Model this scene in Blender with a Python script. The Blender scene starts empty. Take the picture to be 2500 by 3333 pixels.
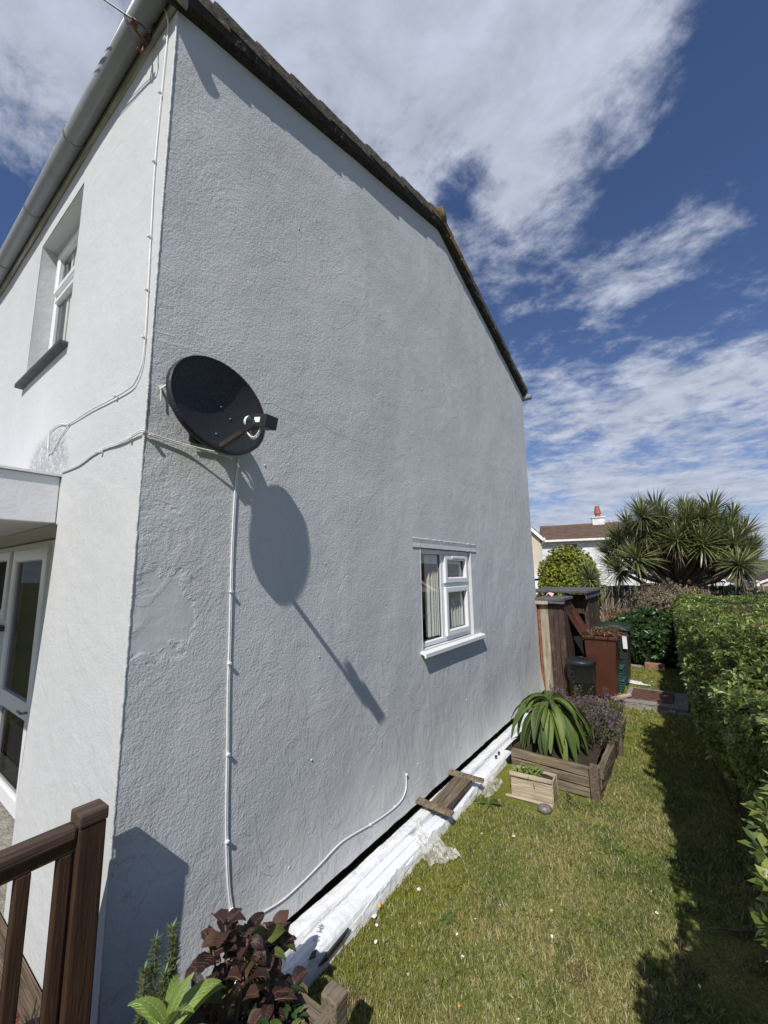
import bpy, math, random
import numpy as np
from mathutils import Vector, Matrix, noise
R = math.radians
random.seed(7); RNG = np.random.default_rng(7)
S = bpy.context.scene
COL = S.collection

# ------------------------------------------------------------------ camera
cam_d = bpy.data.cameras.new('camera'); cam = bpy.data.objects.new('camera', cam_d); COL.objects.link(cam)
yaw, pitch, roll = R(35.967), R(8.694), R(-0.836)
f = Vector((math.cos(yaw)*math.cos(pitch), math.sin(yaw)*math.cos(pitch), math.sin(pitch)))
r = Vector((math.sin(yaw), -math.cos(yaw), 0)); u = r.cross(f)
r2 = r*math.cos(roll)+u*math.sin(roll); u2 = -r*math.sin(roll)+u*math.cos(roll)
m = Matrix((r2, u2, -f)).transposed().to_4x4(); m.translation = (-0.851, -2.08, 2.10)
cam.matrix_world = m
cam_d.sensor_fit = 'VERTICAL'; cam_d.sensor_height = 24; cam_d.lens = 24*1307.7/3333
cam_d.clip_start = 0.05; cam_d.clip_end = 3000
S.camera = cam

# ------------------------------------------------------------------ light
SUN = Vector((-2.7, -1.0, 3.05)).normalized()
sd = bpy.data.lights.new('sun', 'SUN'); sd.energy = 4.9; sd.angle = R(0.53); sd.color = (1.0, 0.955, 0.89)
so = bpy.data.objects.new('sun', sd); COL.objects.link(so); so.location = (-6, -4, 9)
so.rotation_euler = SUN.to_track_quat('Z', 'Y').to_euler()
S.view_settings.view_transform = 'Standard'; S.view_settings.look = 'None'
S.view_settings.exposure = 0.0; S.view_settings.gamma = 1.0; S.view_settings.use_curve_mapping = False
S.render.resolution_x = 768; S.render.resolution_y = 1024

W = bpy.data.worlds.new('World'); S.world = W; W.use_nodes = True
nt = W.node_tree; nt.nodes.clear()
def N(t, **k):
    n = nt.nodes.new(t)
    for a, b in k.items():
        if a == 'i':
            for q, v in b.items(): n.inputs[q].default_value = v
        else: setattr(n, a, b)
    return n
def L(a, b): nt.links.new(a, b)
def math_n(op, a, b=None, c=None, clamp=False):
    n = N('ShaderNodeMath', operation=op, use_clamp=clamp)
    for i, v in enumerate((a, b, c)):
        if v is None: continue
        if isinstance(v, (int, float)): n.inputs[i].default_value = v
        else: L(v, n.inputs[i])
    return n.outputs[0]
sky = N('ShaderNodeTexSky', sky_type='NISHITA', sun_disc=False)
sky.sun_elevation = math.asin(SUN.z); sky.sun_rotation = math.atan2(SUN.x, SUN.y)
sky.altitude = 30; sky.air_density = 1.0; sky.dust_density = 0.4; sky.ozone_density = 2.5
tc = N('ShaderNodeTexCoord')
nrm = N('ShaderNodeVectorMath', operation='NORMALIZE'); L(tc.outputs['Generated'], nrm.inputs[0])
sep = N('ShaderNodeSeparateXYZ'); L(nrm.outputs[0], sep.inputs[0])
zz = math_n('ADD', math_n('MAXIMUM', sep.outputs[2], 0.0), 0.16)
px_ = math_n('DIVIDE', sep.outputs[0], zz); py_ = math_n('DIVIDE', sep.outputs[1], zz)
cmb = N('ShaderNodeCombineXYZ'); L(px_, cmb.inputs[0]); L(py_, cmb.inputs[1])
mp = N('ShaderNodeMapping'); L(cmb.outputs[0], mp.inputs[0])
mp.inputs['Rotation'].default_value = (0, 0, R(35)); mp.inputs['Scale'].default_value = (1.25, 1.0, 1)
mp.inputs['Location'].default_value = (0.6, 1.9, 0)
n1 = N('ShaderNodeTexNoise', i={'Scale': 1.35, 'Detail': 9.0, 'Roughness': 0.6, 'Distortion': 0.15}); L(mp.outputs[0], n1.inputs['Vector'])
n2 = N('ShaderNodeTexNoise', i={'Scale': 5.2, 'Detail': 8.0, 'Roughness': 0.66, 'Distortion': 0.25}); L(mp.outputs[0], n2.inputs['Vector'])
cov = math_n('ADD', math_n('MULTIPLY', n1.outputs[0], 1.0), math_n('MULTIPLY', n2.outputs[0], 0.62))
CF, CR, CU = f.copy(), r2.copy(), u2.copy()
n3 = N('ShaderNodeTexNoise', i={'Scale': 13., 'Detail': 6.0, 'Roughness': 0.66, 'Distortion': 0.2}); L(mp.outputs[0], n3.inputs['Vector'])
cov = math_n('ADD', cov, math_n('MULTIPLY', math_n('SUBTRACT', n3.outputs[0], .5), 0.36))
def camdir(x, y):
    d = CF*1307.7 + CR*(x-1250) - CU*(y-1666.5); return d.normalized()
def blob(x, y, deg, amp):
    global cov
    d = camdir(x, y)
    vd = N('ShaderNodeVectorMath', operation='DOT_PRODUCT'); L(nrm.outputs[0], vd.inputs[0]); vd.inputs[1].default_value = d
    # gaussian falloff in angle
    e = math_n('MULTIPLY', math_n('SUBTRACT', vd.outputs['Value'], 1.0), 1.0/(1-math.cos(R(deg))))
    cov = math_n('ADD', cov, math_n('MULTIPLY', math_n('EXPONENT', e), amp))
for b in ((1500, 700, 38, .07), (1250, 120, 12, .22), (1700, 330, 9, .20), (1650, 600, 5, .14), (700, 50, 12, .2), (150, 150, 9, .34), (20, 640, 2.4, -.30), (2480, 330, 6, -.34), (2300, 120, 8, .05), (1520, 560, 3, -.14),
          (2080, 640, 3.5, -.26), (1480, 640, 3, -.16), (1980, 860, 6, .28), (2350, 640, 5, .26), (2250, 900, 5, .16), (1640, 960, 3.5, .06), (2200, 1010, 3.5, -.16), (2050, 480, 3, .10), (2250, 1250, 9, .10)):
    blob(*b)
# thin bright veil toward the horizon
hz = math_n('SUBTRACT', 1.0, math_n('MULTIPLY', math_n('MAXIMUM', sep.outputs[2], 0.0), 2.3), clamp=True)
cov = math_n('ADD', cov, math_n('MULTIPLY', hz, 0.40))
mr = N('ShaderNodeMapRange', interpolation_type='SMOOTHSTEP'); L(cov, mr.inputs[0])
mr.inputs[1].default_value = 0.84; mr.inputs[2].default_value = 1.17; mr.inputs[4].default_value = 0.95
shade = N('ShaderNodeMapRange'); L(n2.outputs[0], shade.inputs[0])
shade.inputs[1].default_value = .3; shade.inputs[2].default_value = .75; shade.inputs[3].default_value = .72; shade.inputs[4].default_value = 1.12
cc = N('ShaderNodeVectorMath', operation='SCALE'); cc.inputs[0].default_value = (6.5, 7.1, 8.6); L(shade.outputs[0], cc.inputs['Scale'])
tint = N('ShaderNodeMix', data_type='RGBA', blend_type='MULTIPLY'); tint.inputs[0].default_value = 1.0
L(sky.outputs[0], tint.inputs[6]); tint.inputs[7].default_value = (0.80, 0.86, 1.1, 1)
mx = N('ShaderNodeMix', data_type='RGBA'); L(mr.outputs[0], mx.inputs[0]); L(tint.outputs[2], mx.inputs[6]); L(cc.outputs[0], mx.inputs[7])
bg = N('ShaderNodeBackground'); L(mx.outputs[2], bg.inputs[0]); bg.inputs[1].default_value = 0.085
wo = N('ShaderNodeOutputWorld'); L(bg.outputs[0], wo.inputs[0])

# ------------------------------------------------------------------ materials
class Mat:
    def __init__(s, name):
        s.m = bpy.data.materials.new(name); s.m.use_nodes = True; s.nt = s.m.node_tree; s.nt.nodes.clear()
        s.out = s.n('ShaderNodeOutputMaterial'); s.b = s.n('ShaderNodeBsdfPrincipled'); s.l(s.b.outputs[0], s.out.inputs[0])
        s.geo = s.n('ShaderNodeNewGeometry'); s.pos = s.geo.outputs['Position']
    def n(s, t, **k):
        n = s.nt.nodes.new(t)
        for a, b in k.items():
            if a == 'i':
                for q, v in b.items(): n.inputs[q].default_value = v
            else: setattr(n, a, b)
        return n
    def l(s, a, b): s.nt.links.new(a, b)
    def map(s, scale=(1, 1, 1), loc=(0, 0, 0), rot=(0, 0, 0), src=None):
        mp = s.n('ShaderNodeMapping'); mp.inputs['Scale'].default_value = scale; mp.inputs['Location'].default_value = loc
        mp.inputs['Rotation'].default_value = rot; s.l(src or s.pos, mp.inputs[0]); return mp.outputs[0]
    def noise(s, scale, detail=4, rough=.55, dist=0., vec=None):
        n = s.n('ShaderNodeTexNoise', i={'Scale': scale, 'Detail': detail, 'Roughness': rough, 'Distortion': dist})
        s.l(vec or s.pos, n.inputs['Vector']); return n.outputs[0]
    def ramp(s, fac, stops, interp='LINEAR'):
        n = s.n('ShaderNodeValToRGB'); cr = n.color_ramp; cr.interpolation = interp
        while len(cr.elements) < len(stops): cr.elements.new(0.5)
        for e, (p, c) in zip(cr.elements, stops):
            e.position = p; e.color = (c if len(c) == 4 else (*c, 1)) if not isinstance(c, (int, float)) else (c, c, c, 1)
        s.l(fac, n.inputs[0]); return n.outputs[0]
    def mix(s, a, b, fac, bt='MIX'):
        n = s.n('ShaderNodeMix', data_type='RGBA', blend_type=bt)
        for i, v in ((0, fac), (6, a), (7, b)):
            if isinstance(v, (int, float)): n.inputs[i].default_value = v if i == 0 else (v, v, v, 1)
            elif isinstance(v, tuple): n.inputs[i].default_value = (*v, 1) if len(v) == 3 else v
            else: s.l(v, n.inputs[i])
        return n.outputs[2]
    def mt(s, op, a, b=None, clamp=False):
        n = s.n('ShaderNodeMath', operation=op, use_clamp=clamp)
        for i, v in enumerate((a, b)):
            if v is None: continue
            if isinstance(v, (int, float)): n.inputs[i].default_value = v
            else: s.l(v, n.inputs[i])
        return n.outputs[0]
    def mr(s, v, a, b, c=0., d=1., smooth=False):
        n = s.n('ShaderNodeMapRange'); 
        if smooth: n.interpolation_type = 'SMOOTHSTEP'
        s.l(v, n.inputs[0])
        for i, q in zip((1, 2, 3, 4), (a, b, c, d)): n.inputs[i].default_value = q
        return n.outputs[0]
    def col(s, c):
        if isinstance(c, tuple): s.b.inputs['Base Color'].default_value = (*c[:3], 1)
        else: s.l(c, s.b.inputs['Base Color'])
        return s
    def rough(s, v, spec=.5):
        if isinstance(v, (int, float)): s.b.inputs['Roughness'].default_value = v
        else: s.l(v, s.b.inputs['Roughness'])
        s.b.inputs['Specular IOR Level'].default_value = spec; return s
    def bump(s, h, dist=.01, strength=1., prev=None):
        n = s.n('ShaderNodeBump'); n.inputs['Strength'].default_value = strength; n.inputs['Distance'].default_value = dist
        s.l(h, n.inputs['Height'])
        if prev: s.l(prev, n.inputs['Normal'])
        s.l(n.outputs[0], s.b.inputs['Normal']); return n.outputs[0]
    def island(s): return s.geo.outputs['Random Per Island']
    def objrand(s): return s.n('ShaderNodeObjectInfo').outputs['Random']

def plain(name, c, rough=.6, var=.12, scale=6, bump=0., bs=60, metal=0., spec=.5):
    M = Mat(name); a = M.noise(scale, 5)
    lo = tuple(x*(1-var) for x in c); hi = tuple(min(1, x*(1+var)) for x in c)
    M.col(M.ramp(a, [(.3, lo), (.7, hi)])).rough(rough, spec); M.b.inputs['Metallic'].default_value = metal
    if bump: M.bump(M.noise(bs, 3), bump)
    return M.m

def render_mat(name, gable):
    """painted sand-and-cement render: fine roughcast relief, flaked coats, faint dirt"""
    M = Mat(name)
    base = M.noise(.9, 6, .6); dirt = M.noise(5, 6, .65, vec=M.map((1, 1, .35)))
    c = M.ramp(base, [(.30, (.475, .495, .512)), (.55, (.54, .558, .57)), (.75, (.59, .603, .607))] if gable else
               [(.3, (.51, .525, .525)), (.7, (.56, .57, .565))])
    c = M.mix(c, (.48, .47, .43), M.mr(dirt, .56, .80, 0, .45 if gable else .25), 'MIX')
    blo = M.noise(1.7, 5, .65, .6, vec=M.map(loc=(4, 0, 2)))
    if gable: c = M.mix(c, (.52, .51, .475), M.mr(blo, .50, .72, 0, .5)); c = M.mix(c, (.66, .67, .68), M.mr(M.noise(3.1, 5, .6, .5, vec=M.map((1, 1, .3), (2, 0, 6))), .54, .7, 0, .4))
    sp = M.noise(26, 4, .7); c = M.mix(c, (.42, .43, .44) if gable else (.53, .53, .51), M.mr(sp, .62, .74, 0, .5))
    M.col(c).rough(.72, .35)
    # relief
    fine = M.noise(105, 3, .62, .1)
    fine2 = M.noise(58, 4, .6, .2)
    med = M.noise(9, 5, .6, .5)
    big = M.noise(1.6, 4, .5)
    amt = M.mr(M.noise(1.3, 3, .5, vec=M.map(loc=(3, 0, 1))), .35, .62, .35, 1., True)
    if gable:
        # trowelled smooth repair patch near the corner and smoother plaster low down at the back
        d = M.n('ShaderNodeVectorMath', operation='DISTANCE'); M.l(M.map((1, 1, .78)), d.inputs[0]); d.inputs[1].default_value = (.14, 0, 1.50)
        w = M.mt('ADD', d.outputs['Value'], M.mt('MULTIPLY', M.mt('SUBTRACT', med, .5), .30))
        patch = M.mr(w, .15, .19, 0.08, 1., True)
        sx = M.n('ShaderNodeSeparateXYZ'); M.l(M.pos, sx.inputs[0])
        far = M.mr(M.mt('SUBTRACT', sx.outputs[0], M.mt('MULTIPLY', sx.outputs[2], 1.1)), .2, 2.4, 1., .40, True)
        amt = M.mt('MULTIPLY', M.mt('MULTIPLY', M.mr(amt, 0, 1, .72, 1.), patch), far)
        streak = M.noise(7, 5, .6, .8, vec=M.map((1, 1, .16)))
    h = M.mt('ADD', M.mt('MULTIPLY', fine, .55), M.mt('MULTIPLY', fine2, .75))
    h = M.mt('MULTIPLY', h, amt)
    n = M.bump(h, .0056 if gable else .0028, 1.)
    n = M.bump(med, .005 if gable else .006, 1., n)
    n = M.bump(big, .018 if gable else .018, 1., n)
    if gable:
        fl = M.noise(3.3, 7, .62, .8, vec=M.map((1, 1, .55), (7, 0, 3))); low = M.mr(sx.outputs[2], 2.2, .9, 0., 1., True)
        n = M.bump(M.mt('MULTIPLY', M.mr(fl, .535, .55, 0, 1, True), low), .0022, 1., n)
        n = M.bump(M.mr(M.noise(1.9, 7, .6, 1.0, vec=M.map(loc=(1, 0, 9))), .565, .58, 0, 1, True), .0009, 1., n)
    if gable: n = M.bump(M.mt('MULTIPLY', streak, M.mr(far, .4, 1., 1., .15)), .0065, 1., n)
    else:
        # blown, badly patched plaster above the porch
        d = M.n('ShaderNodeVectorMath', operation='DISTANCE'); M.l(M.map((1, .55, 1)), d.inputs[0]); d.inputs[1].default_value = (0, .86, 2.90)
        pm = M.mr(M.mt('ADD', d.outputs['Value'], M.mt('MULTIPLY', med, .2)), .25, .42, 1., 0., True)
        rag = M.noise(20, 6, .7, 1.2)
        M.bump(M.mt('MULTIPLY', M.mr(rag, .42, .66, 0, 1, True), pm), .010, 1., n)
    return M.m

def wood(name, c1, c2, axis=0, rough=.7, grain=60, spec=.3, bump=.004, moss=None):
    M = Mat(name); sc = [grain]*3; sc[axis] = grain*.045
    tcn = M.n('ShaderNodeTexCoord').outputs['Object']
    ri = M.n('ShaderNodeVectorMath', operation='ADD'); M.l(M.map(tuple(sc), src=tcn), ri.inputs[0])
    M.l(M.mt('MULTIPLY', M.objrand(), 60.), ri.inputs[1])
    g = M.noise(1, 6, .62, 1.1, vec=ri.outputs[0]); w = M.noise(3.5, 5, .6, vec=tcn)
    c = M.ramp(g, [(.32, c1), (.66, c2)])
    c = M.mix(c, tuple(x*.55 for x in c1), M.mr(w, .55, .8, 0, .7))
    if moss: c = M.mix(c, moss, M.mr(M.noise(7, 5, .65), .52, .7, 0, .7))
    M.col(c).rough(rough, spec); M.bump(g, bump, 1.)
    return M.m

def leafmat(name, stops, rough=.42, trans=.25, spec=.5, patch=None, vein=False):
    M = Mat(name)
    a = M.mt('FRACT', M.mt('ADD', M.island(), M.mt('MULTIPLY', M.objrand(), 7.31))); nz = M.noise(2.2, 4)
    v = M.mt('ADD', M.mt('MULTIPLY', a, .62), M.mt('MULTIPLY', nz, .38))
    c = M.ramp(v, stops)
    if patch:   # (colour, scale, lo, hi)
        c = M.mix(c, patch[0], M.mr(M.noise(patch[1], 4, .6, vec=M.map(loc=(5, 2, 1))), patch[2], patch[3], 0, .8))
    M.col(c).rough(rough, spec)
    if vein: M.bump(M.noise(70, 3, .6), .004)
    tr = M.n('ShaderNodeBsdfTranslucent'); M.l(M.mix(c, (1.0, 1.0, .45), .25), tr.inputs[0])
    ms = M.n('ShaderNodeMixShader'); ms.inputs[0].default_value = trans
    M.l(M.b.outputs[0], ms.inputs[1]); M.l(tr.outputs[0], ms.inputs[2]); M.l(ms.outputs[0], M.out.inputs[0])
    return M.m

def glassmat(name, tint=(.75, .78, .78), refl=1.):
    M = Mat(name)
    tr = M.n('ShaderNodeBsdfTransparent'); tr.inputs[0].default_value = (*tint, 1)
    gl = M.n('ShaderNodeBsdfGlossy'); gl.inputs['Roughness'].default_value = .01; gl.inputs[0].default_value = (.9, .92, .92, 1)
    fr = M.n('ShaderNodeLayerWeight'); fr.inputs[0].default_value = .5      # Schlick reflectance, the same from both sides
    fa = M.mt('MULTIPLY', M.mt('ADD', M.mt('MULTIPLY', M.mt('POWER', fr.outputs['Facing'], 5.0), .9), .11), refl, True)
    ms = M.n('ShaderNodeMixShader'); M.l(fa, ms.inputs[0]); M.l(tr.outputs[0], ms.inputs[1]); M.l(gl.outputs[0], ms.inputs[2])
    M.l(ms.outputs[0], M.out.inputs[0]); return M.m

m_gable = render_mat('gable_render', True); m_front = render_mat('front_render', False)
m_bead = plain('corner_paint', (.56, .57, .565), .6, .05, 30, .004, 90)
m_upvc = plain('white_upvc', (.74, .75, .76), .28, .03, 4)
m_white = plain('white_paint', (.66, .67, .69), .45, .05, 8, .002, 40)
m_gasket = plain('black_gasket', (.02, .02, .02), .6)
m_glass = glassmat('window_glass', (.9, .92, .92), 1.25); m_glass_d = glassmat('door_glass', (.6, .63, .63), .26); m_glass_u = glassmat('upper_glass', (.85, .87, .87), .6)
m_room = plain('room_interior', (.10, .10, .095), .9)
m_painted_dark = plain('painted_dark_interior', (.018, .018, .018), .95)  # near-black colour stands in for the shade of unlit rooms
m_blind = plain('blind_fabric', (.78, .77, .70), .8, .08)
m_slate = plain('slate', (.055, .053, .052), .6, .35, 14, .01, 50)
m_gutter = plain('grey_white_gutter', (.25, .265, .28), .30, .12, 5)
m_gclip = plain('gutter_clip', (.16, .17, .19), .5, .2)
m_fascia = wood('weathered_fascia', (.16, .15, .13), (.40, .39, .35), 1, .8, 40, bump=.01)
m_rust = plain('rust', (.13, .055, .025), .85, .5, 22, .008, 70)
m_cable_w = plain('painted_cable', (.72, .73, .73), .5, .08, 20, .002)
m_cable_b = plain('black_cable', (.018, .018, .02), .5, .2)
m_plinth = plain('black_plinth', (.012, .012, .013), .7, .4, 9, .006)

M = Mat('verge_stone'); nz = M.noise(16, 6, .7); li = M.noise(3.2, 5, .6)
c = M.ramp(nz, [(.3, (.045, .042, .036)), (.6, (.12, .112, .095)), (.8, (.22, .21, .18))])
sx = M.n('ShaderNodeSeparateXYZ'); M.l(M.pos, sx.inputs[0])
apex = M.mr(M.mt('ABSOLUTE', M.mt('SUBTRACT', sx.outputs[0], 3.45)), .1, .9, 1., .0, True)
lich = M.mt('MULTIPLY', M.mr(M.noise(9, 5, .6), .42, .58, 0, 1), M.mt('ADD', M.mt('MULTIPLY', apex, .9), M.mr(li, .6, .72, 0, .25)), True)
c = M.mix(c, (.28, .15, .025), lich); M.col(c).rough(.9, .2); M.bump(nz, .02); m_verge = M.m
m_tile = plain('concrete_tile', (.13, .12, .105), .85, .35, 12, .01, 40)
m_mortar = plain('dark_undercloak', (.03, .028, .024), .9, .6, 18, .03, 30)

M = Mat('dish_mesh')
v = M.n('ShaderNodeTexVoronoi', i={'Scale': 130.}); v.feature = 'F1'; M.l(M.pos, v.inputs['Vector'])
hole = M.mr(v.outputs['Distance'], .25, .42, 0, 1)
c = M.mix((.004, .004, .005), (.024, .025, .028), hole); M.col(c).rough(.5, .4); M.bump(hole, .0012); m_dish = M.m
m_dishrim = plain('dish_rim', (.030, .032, .040), .38, .2, 30)
m_lnb = plain('lnb_plastic', (.022, .026, .030), .35, .15, 30)
m_lnbcap = plain('lnb_cap', (.82, .82, .80), .4, .05)
m_steel = plain('galvanised', (.20, .20, .20), .45, .25, 20, metal=.6)
m_copper = plain('tan_wire', (.62, .42, .14), .5, .2)

m_rail = wood('brown_stained_rail', (.026, .013, .008), (.062, .032, .018), 2, .62, 60, .35, .004)
m_railh = wood('brown_stained_handrail', (.030, .017, .012), (.10, .064, .046), 0, .6, 60, .35, .004)
m_deck = wood('weathered_deck', (.05, .035, .022), (.16, .12, .085), 1, .8, 50, bump=.006)
m_sleeper = wood('old_sleeper', (.045, .034, .025), (.21, .165, .12), 0, .85, 42, bump=.012, moss=(.10, .10, .035))
m_sleeper_y = wood('old_board', (.055, .044, .032), (.26, .21, .145), 0, .85, 42, bump=.010, moss=(.24, .20, .08))
m_trough = wood('bleached_trough', (.24, .19, .13), (.52, .44, .33), 0, .85, 40, bump=.008)
m_scrap = wood('grey_scrap', (.09, .07, .05), (.24, .195, .145), 0, .85, 40, bump=.008)
m_shedv = wood('creosoted_shed', (.018, .011, .009), (.095, .058, .046), 2, .8, 42, bump=.012, moss=(.15, .12, .05))
m_shedp = wood('bleached_post', (.12, .095, .065), (.46, .40, .30), 2, .85, 40, bump=.012)
m_felt = plain('roof_felt', (.085, .085, .088), .9, .25, 10, .012, 60)
m_soil = plain('soil', (.035, .024, .016), .95, .5, 20, .03, 40)
m_fence = wood('weathered_fence', (.07, .055, .038), (.20, .165, .12), 2, .85, 30, bump=.006)
m_fence_lit = plain('sunlit_picket_edge', (.42, .38, .29), .7, .2, 10)  # pale colour paints sunlight on the picket edges

m_binbk = plain('black_bin', (.018, .018, .020), .42, .2, 8, .002)
m_binbr = plain('brown_bin', (.066, .022, .012), .45, .15, 5, .002)
m_bingr = plain('green_bin_lid', (.014, .032, .026), .45, .15)
m_bincg = plain('charcoal_bin', (.024, .028, .030), .42, .2)
m_turq = plain('turquoise_box', (.022, .095, .088), .45, .15)
m_label = plain('bin_label', (.75, .75, .73), .6)

M = Mat('wrapped_plastic'); nz = M.noise(5, 6, .62, .8, vec=M.map((.7, 3, 3))); fi = M.noise(24, 5, .65, 1.5, vec=M.map((.6, 1.6, 1)))
bk = M.n('ShaderNodeTexBrick', i={'Scale': 9., 'Mortar Size': .09, 'Brick Width': .55, 'Row Height': .95}); bk.inputs['Color1'].default_value = (.50, .60, .70, 1)
bk.inputs['Color2'].default_value = (.58, .67, .76, 1); bk.inputs['Mortar'].default_value = (.80, .80, .80, 1); M.l(M.map(), bk.inputs['Vector'])
c = M.mix((.80, .81, .82), bk.outputs[0], M.mr(M.noise(4, 3), .42, .58, 0, .5))
c = M.mix(c, (.36, .30, .22), M.mr(M.noise(11, 6, .7, 1.), .57, .72, 0, .6))
M.col(c).rough(.22, .6); n = M.bump(nz, .014); M.bump(fi, .004, 1., n); m_wrap = M.m
m_trim = plain('bare_trim', (.74, .79, .84), .2, .04, 6, .003, 20)
M = Mat('clear_film'); fi = M.noise(22, 4, .55, .8); M.bump(fi, .012)
M.col((.75, .74, .70)).rough(.15, .8)
tr = M.n('ShaderNodeBsdfTransparent'); ms = M.n('ShaderNodeMixShader'); M.l(M.mr(fi, .35, .7, .15, .6), ms.inputs[0])
M.l(tr.outputs[0], ms.inputs[1]); M.l(M.b.outputs[0], ms.inputs[2]); M.l(ms.outputs[0], M.out.inputs[0]); m_film = M.m
m_ink = plain('print_ink', (.25, .25, .27), .5)

def ground_cols(M):
    """lawn colouring shared by the turf and its blades: straw, mid green, mossy yellow-green by the beds"""
    a = M.noise(1.5, 5, .6); b = M.noise(6.5, 5, .65); d = M.noise(.8, 3, .5, vec=M.map(loc=(9, 4, 0)))
    c = M.ramp(a, [(.30, (.058, .090, .018)), (.45, (.115, .138, .032)), (.60, (.19, .172, .066)), (.74, (.095, .125, .026))])
    c = M.mix(c, (.26, .215, .11), M.mr(b, .55, .68, 0, .45))
    c = M.mix(c, (.045, .055, .015), M.mr(M.noise(11, 5, .65, vec=M.map(loc=(3, 1, 0))), .56, .68, 0, .6))
    c = M.mix(c, (.065, .085, .02), M.mr(M.noise(4, 4, .6, vec=M.map(loc=(2, 7, 0))), .56, .66, 0, .65))
    sx = M.n('ShaderNodeSeparateXYZ'); M.l(M.pos, sx.inputs[0])
    near = M.mr(M.mt('ADD', sx.outputs[1], M.mt('MULTIPLY', a, .5)), -.75, -.28, 0, 1, True)
    back = M.mr(M.mt('ADD', sx.outputs[0], M.mt('MULTIPLY', b, 1.)), 4.3, 5.6, 0, .75, True)
    moss = M.mt('MULTIPLY', M.mt('MAXIMUM', near, back), M.mr(d, .3, .6, .35, .9))
    c = M.mix(c, (.135, .140, .012), moss)
    c = M.mix(c, (.11, .075, .04), M.mr(M.noise(2.7, 5, .6, vec=M.map(loc=(1, 3, 5))), .62, .72, 0, .7))
    return M.mix(c, (1.75, 1.75, 1.6), 1.0, 'MULTIPLY')
M = Mat('lawn'); c = ground_cols(M); c = M.mix(c, (.05, .045, .02), M.mr(M.noise(70, 4, .7), .40, .6, .65, 0)); M.col(c).rough(.95, .1)
M.bump(M.noise(60, 5, .7), .02); m_lawn = M.m
M = Mat('grass_blades'); c = ground_cols(M); isl = M.island()
c = M.mix(c, (.56, .50, .31), M.mr(isl, .72, .95, 0, .9)); c = M.mix(c, (.06, .09, .02), M.mr(isl, .38, .05, 0, .8))
M.col(c).rough(.6, .3); tr = M.n('ShaderNodeBsdfTranslucent'); M.l(c, tr.inputs[0]); ms = M.n('ShaderNodeMixShader'); ms.inputs[0].default_value = .3
M.l(M.b.outputs[0], ms.inputs[1]); M.l(tr.outputs[0], ms.inputs[2]); M.l(ms.outputs[0], M.out.inputs[0]); m_blade = M.m
M = Mat('hill_fields'); a = M.noise(.02, 5, .6); b = M.noise(.15, 5, .6)
M.col(M.mix(M.ramp(a, [(.35, (.10, .12, .055)), (.5, (.17, .165, .085)), (.65, (.09, .10, .05))]), (.22, .19, .12), M.mr(b, .5, .7, 0, .5))).rough(1, .1); m_hill = M.m
m_road = plain('asphalt', (.05, .05, .052), .9, .15, 3)
m_concrete = plain('old_concrete', (.25, .235, .20), .9, .35, 14, .02, 50)
m_rustlid = plain('rusty_cover', (.095, .048, .036), .75, .35, 14, .006, 60)
m_stone = plain('grey_pebble', (.13, .125, .125), .45, .3, 30, .003, 60)
m_brick = plain('red_brick', (.28, .15, .10), .9, .35, 18, .02, 60)

m_hedge = leafmat('hedge_leaf', [(.12, (.024, .045, .012)), (.40, (.085, .125, .028)), (.64, (.17, .22, .048)), (.88, (.34, .37, .10))], .36, .22, .5,
                  ((.21, .27, .05), .8, .52, .68))
m_twig = plain('twig', (.10, .065, .04), .85, .4, 20)
m_deadleaf = leafmat('dead_leaf', [(.2, (.13, .06, .03)), (.6, (.26, .15, .08)), (.9, (.36, .26, .15))], .7, .15, .3)
m_laurel = leafmat('laurel_leaf', [(.15, (.012, .038, .012)), (.5, (.028, .072, .02)), (.9, (.06, .11, .03))], .38, .15, .5)
m_bush = leafmat('golden_bush_leaf', [(.12, (.045, .085, .008)), (.40, (.15, .20, .014)), (.70, (.33, .34, .025)), (.95, (.50, .46, .05))], .4, .25)
m_pink = leafmat('faded_flower', [(.1, (.08, .06, .045)), (.35, (.19, .14, .11)), (.6, (.33, .25, .20)), (.75, (.12, .13, .045)), (.95, (.17, .20, .06))], .8, .2, .2)
m_cord = leafmat('cordyline_blade', [(.1, (.028, .044, .013)), (.40, (.075, .100, .028)), (.70, (.18, .20, .068)), (.95, (.40, .39, .18))], .38, .12, .5)
m_corddead = leafmat('dead_blade', [(.1, (.03, .022, .014)), (.6, (.13, .10, .06)), (.95, (.38, .32, .21))], .7, .15, .3)
m_bark = plain('grey_bark', (.15, .115, .085), .9, .4, 14, .04, 20)
m_echium = leafmat('echium_leaf', [(.1, (.036, .066, .016)), (.5, (.080, .128, .028)), (.9, (.18, .24, .055))], .5, .25, .35, vein=True)
m_echium_l = leafmat('pale_echium_leaf', [(.1, (.12, .19, .035)), (.5, (.20, .29, .06)), (.9, (.28, .36, .09))], .5, .3, .35, vein=True)
m_hyd = leafmat('bronzed_hydrangea_leaf', [(.08, (.016, .010, .011)), (.42, (.038, .019, .021)), (.72, (.078, .036, .028)), (.96, (.12, .10, .03))], .5, .18, .35, vein=True)
m_hydg = leafmat('green_hydrangea_leaf', [(.1, (.05, .07, .02)), (.5, (.10, .13, .03)), (.9, (.17, .12, .05))], .5, .2, .35, vein=True)
m_hydv = plain('leaf_vein', (.16, .085, .045), .6)
m_rosemary = leafmat('rosemary_leaf', [(.1, (.06, .09, .03)), (.9, (.17, .22, .08))], .5, .1)
m_wall = leafmat('wallflower_leaf', [(.1, (.035, .05, .025)), (.6, (.08, .10, .045)), (.95, (.17, .16, .08))], .6, .15)
m_purple = leafmat('purple_petal', [(.1, (.14, .06, .17)), (.8, (.30, .14, .36))], .6, .3)
m_petal = plain('white_petal', (.80, .79, .74), .7, .05)
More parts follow.
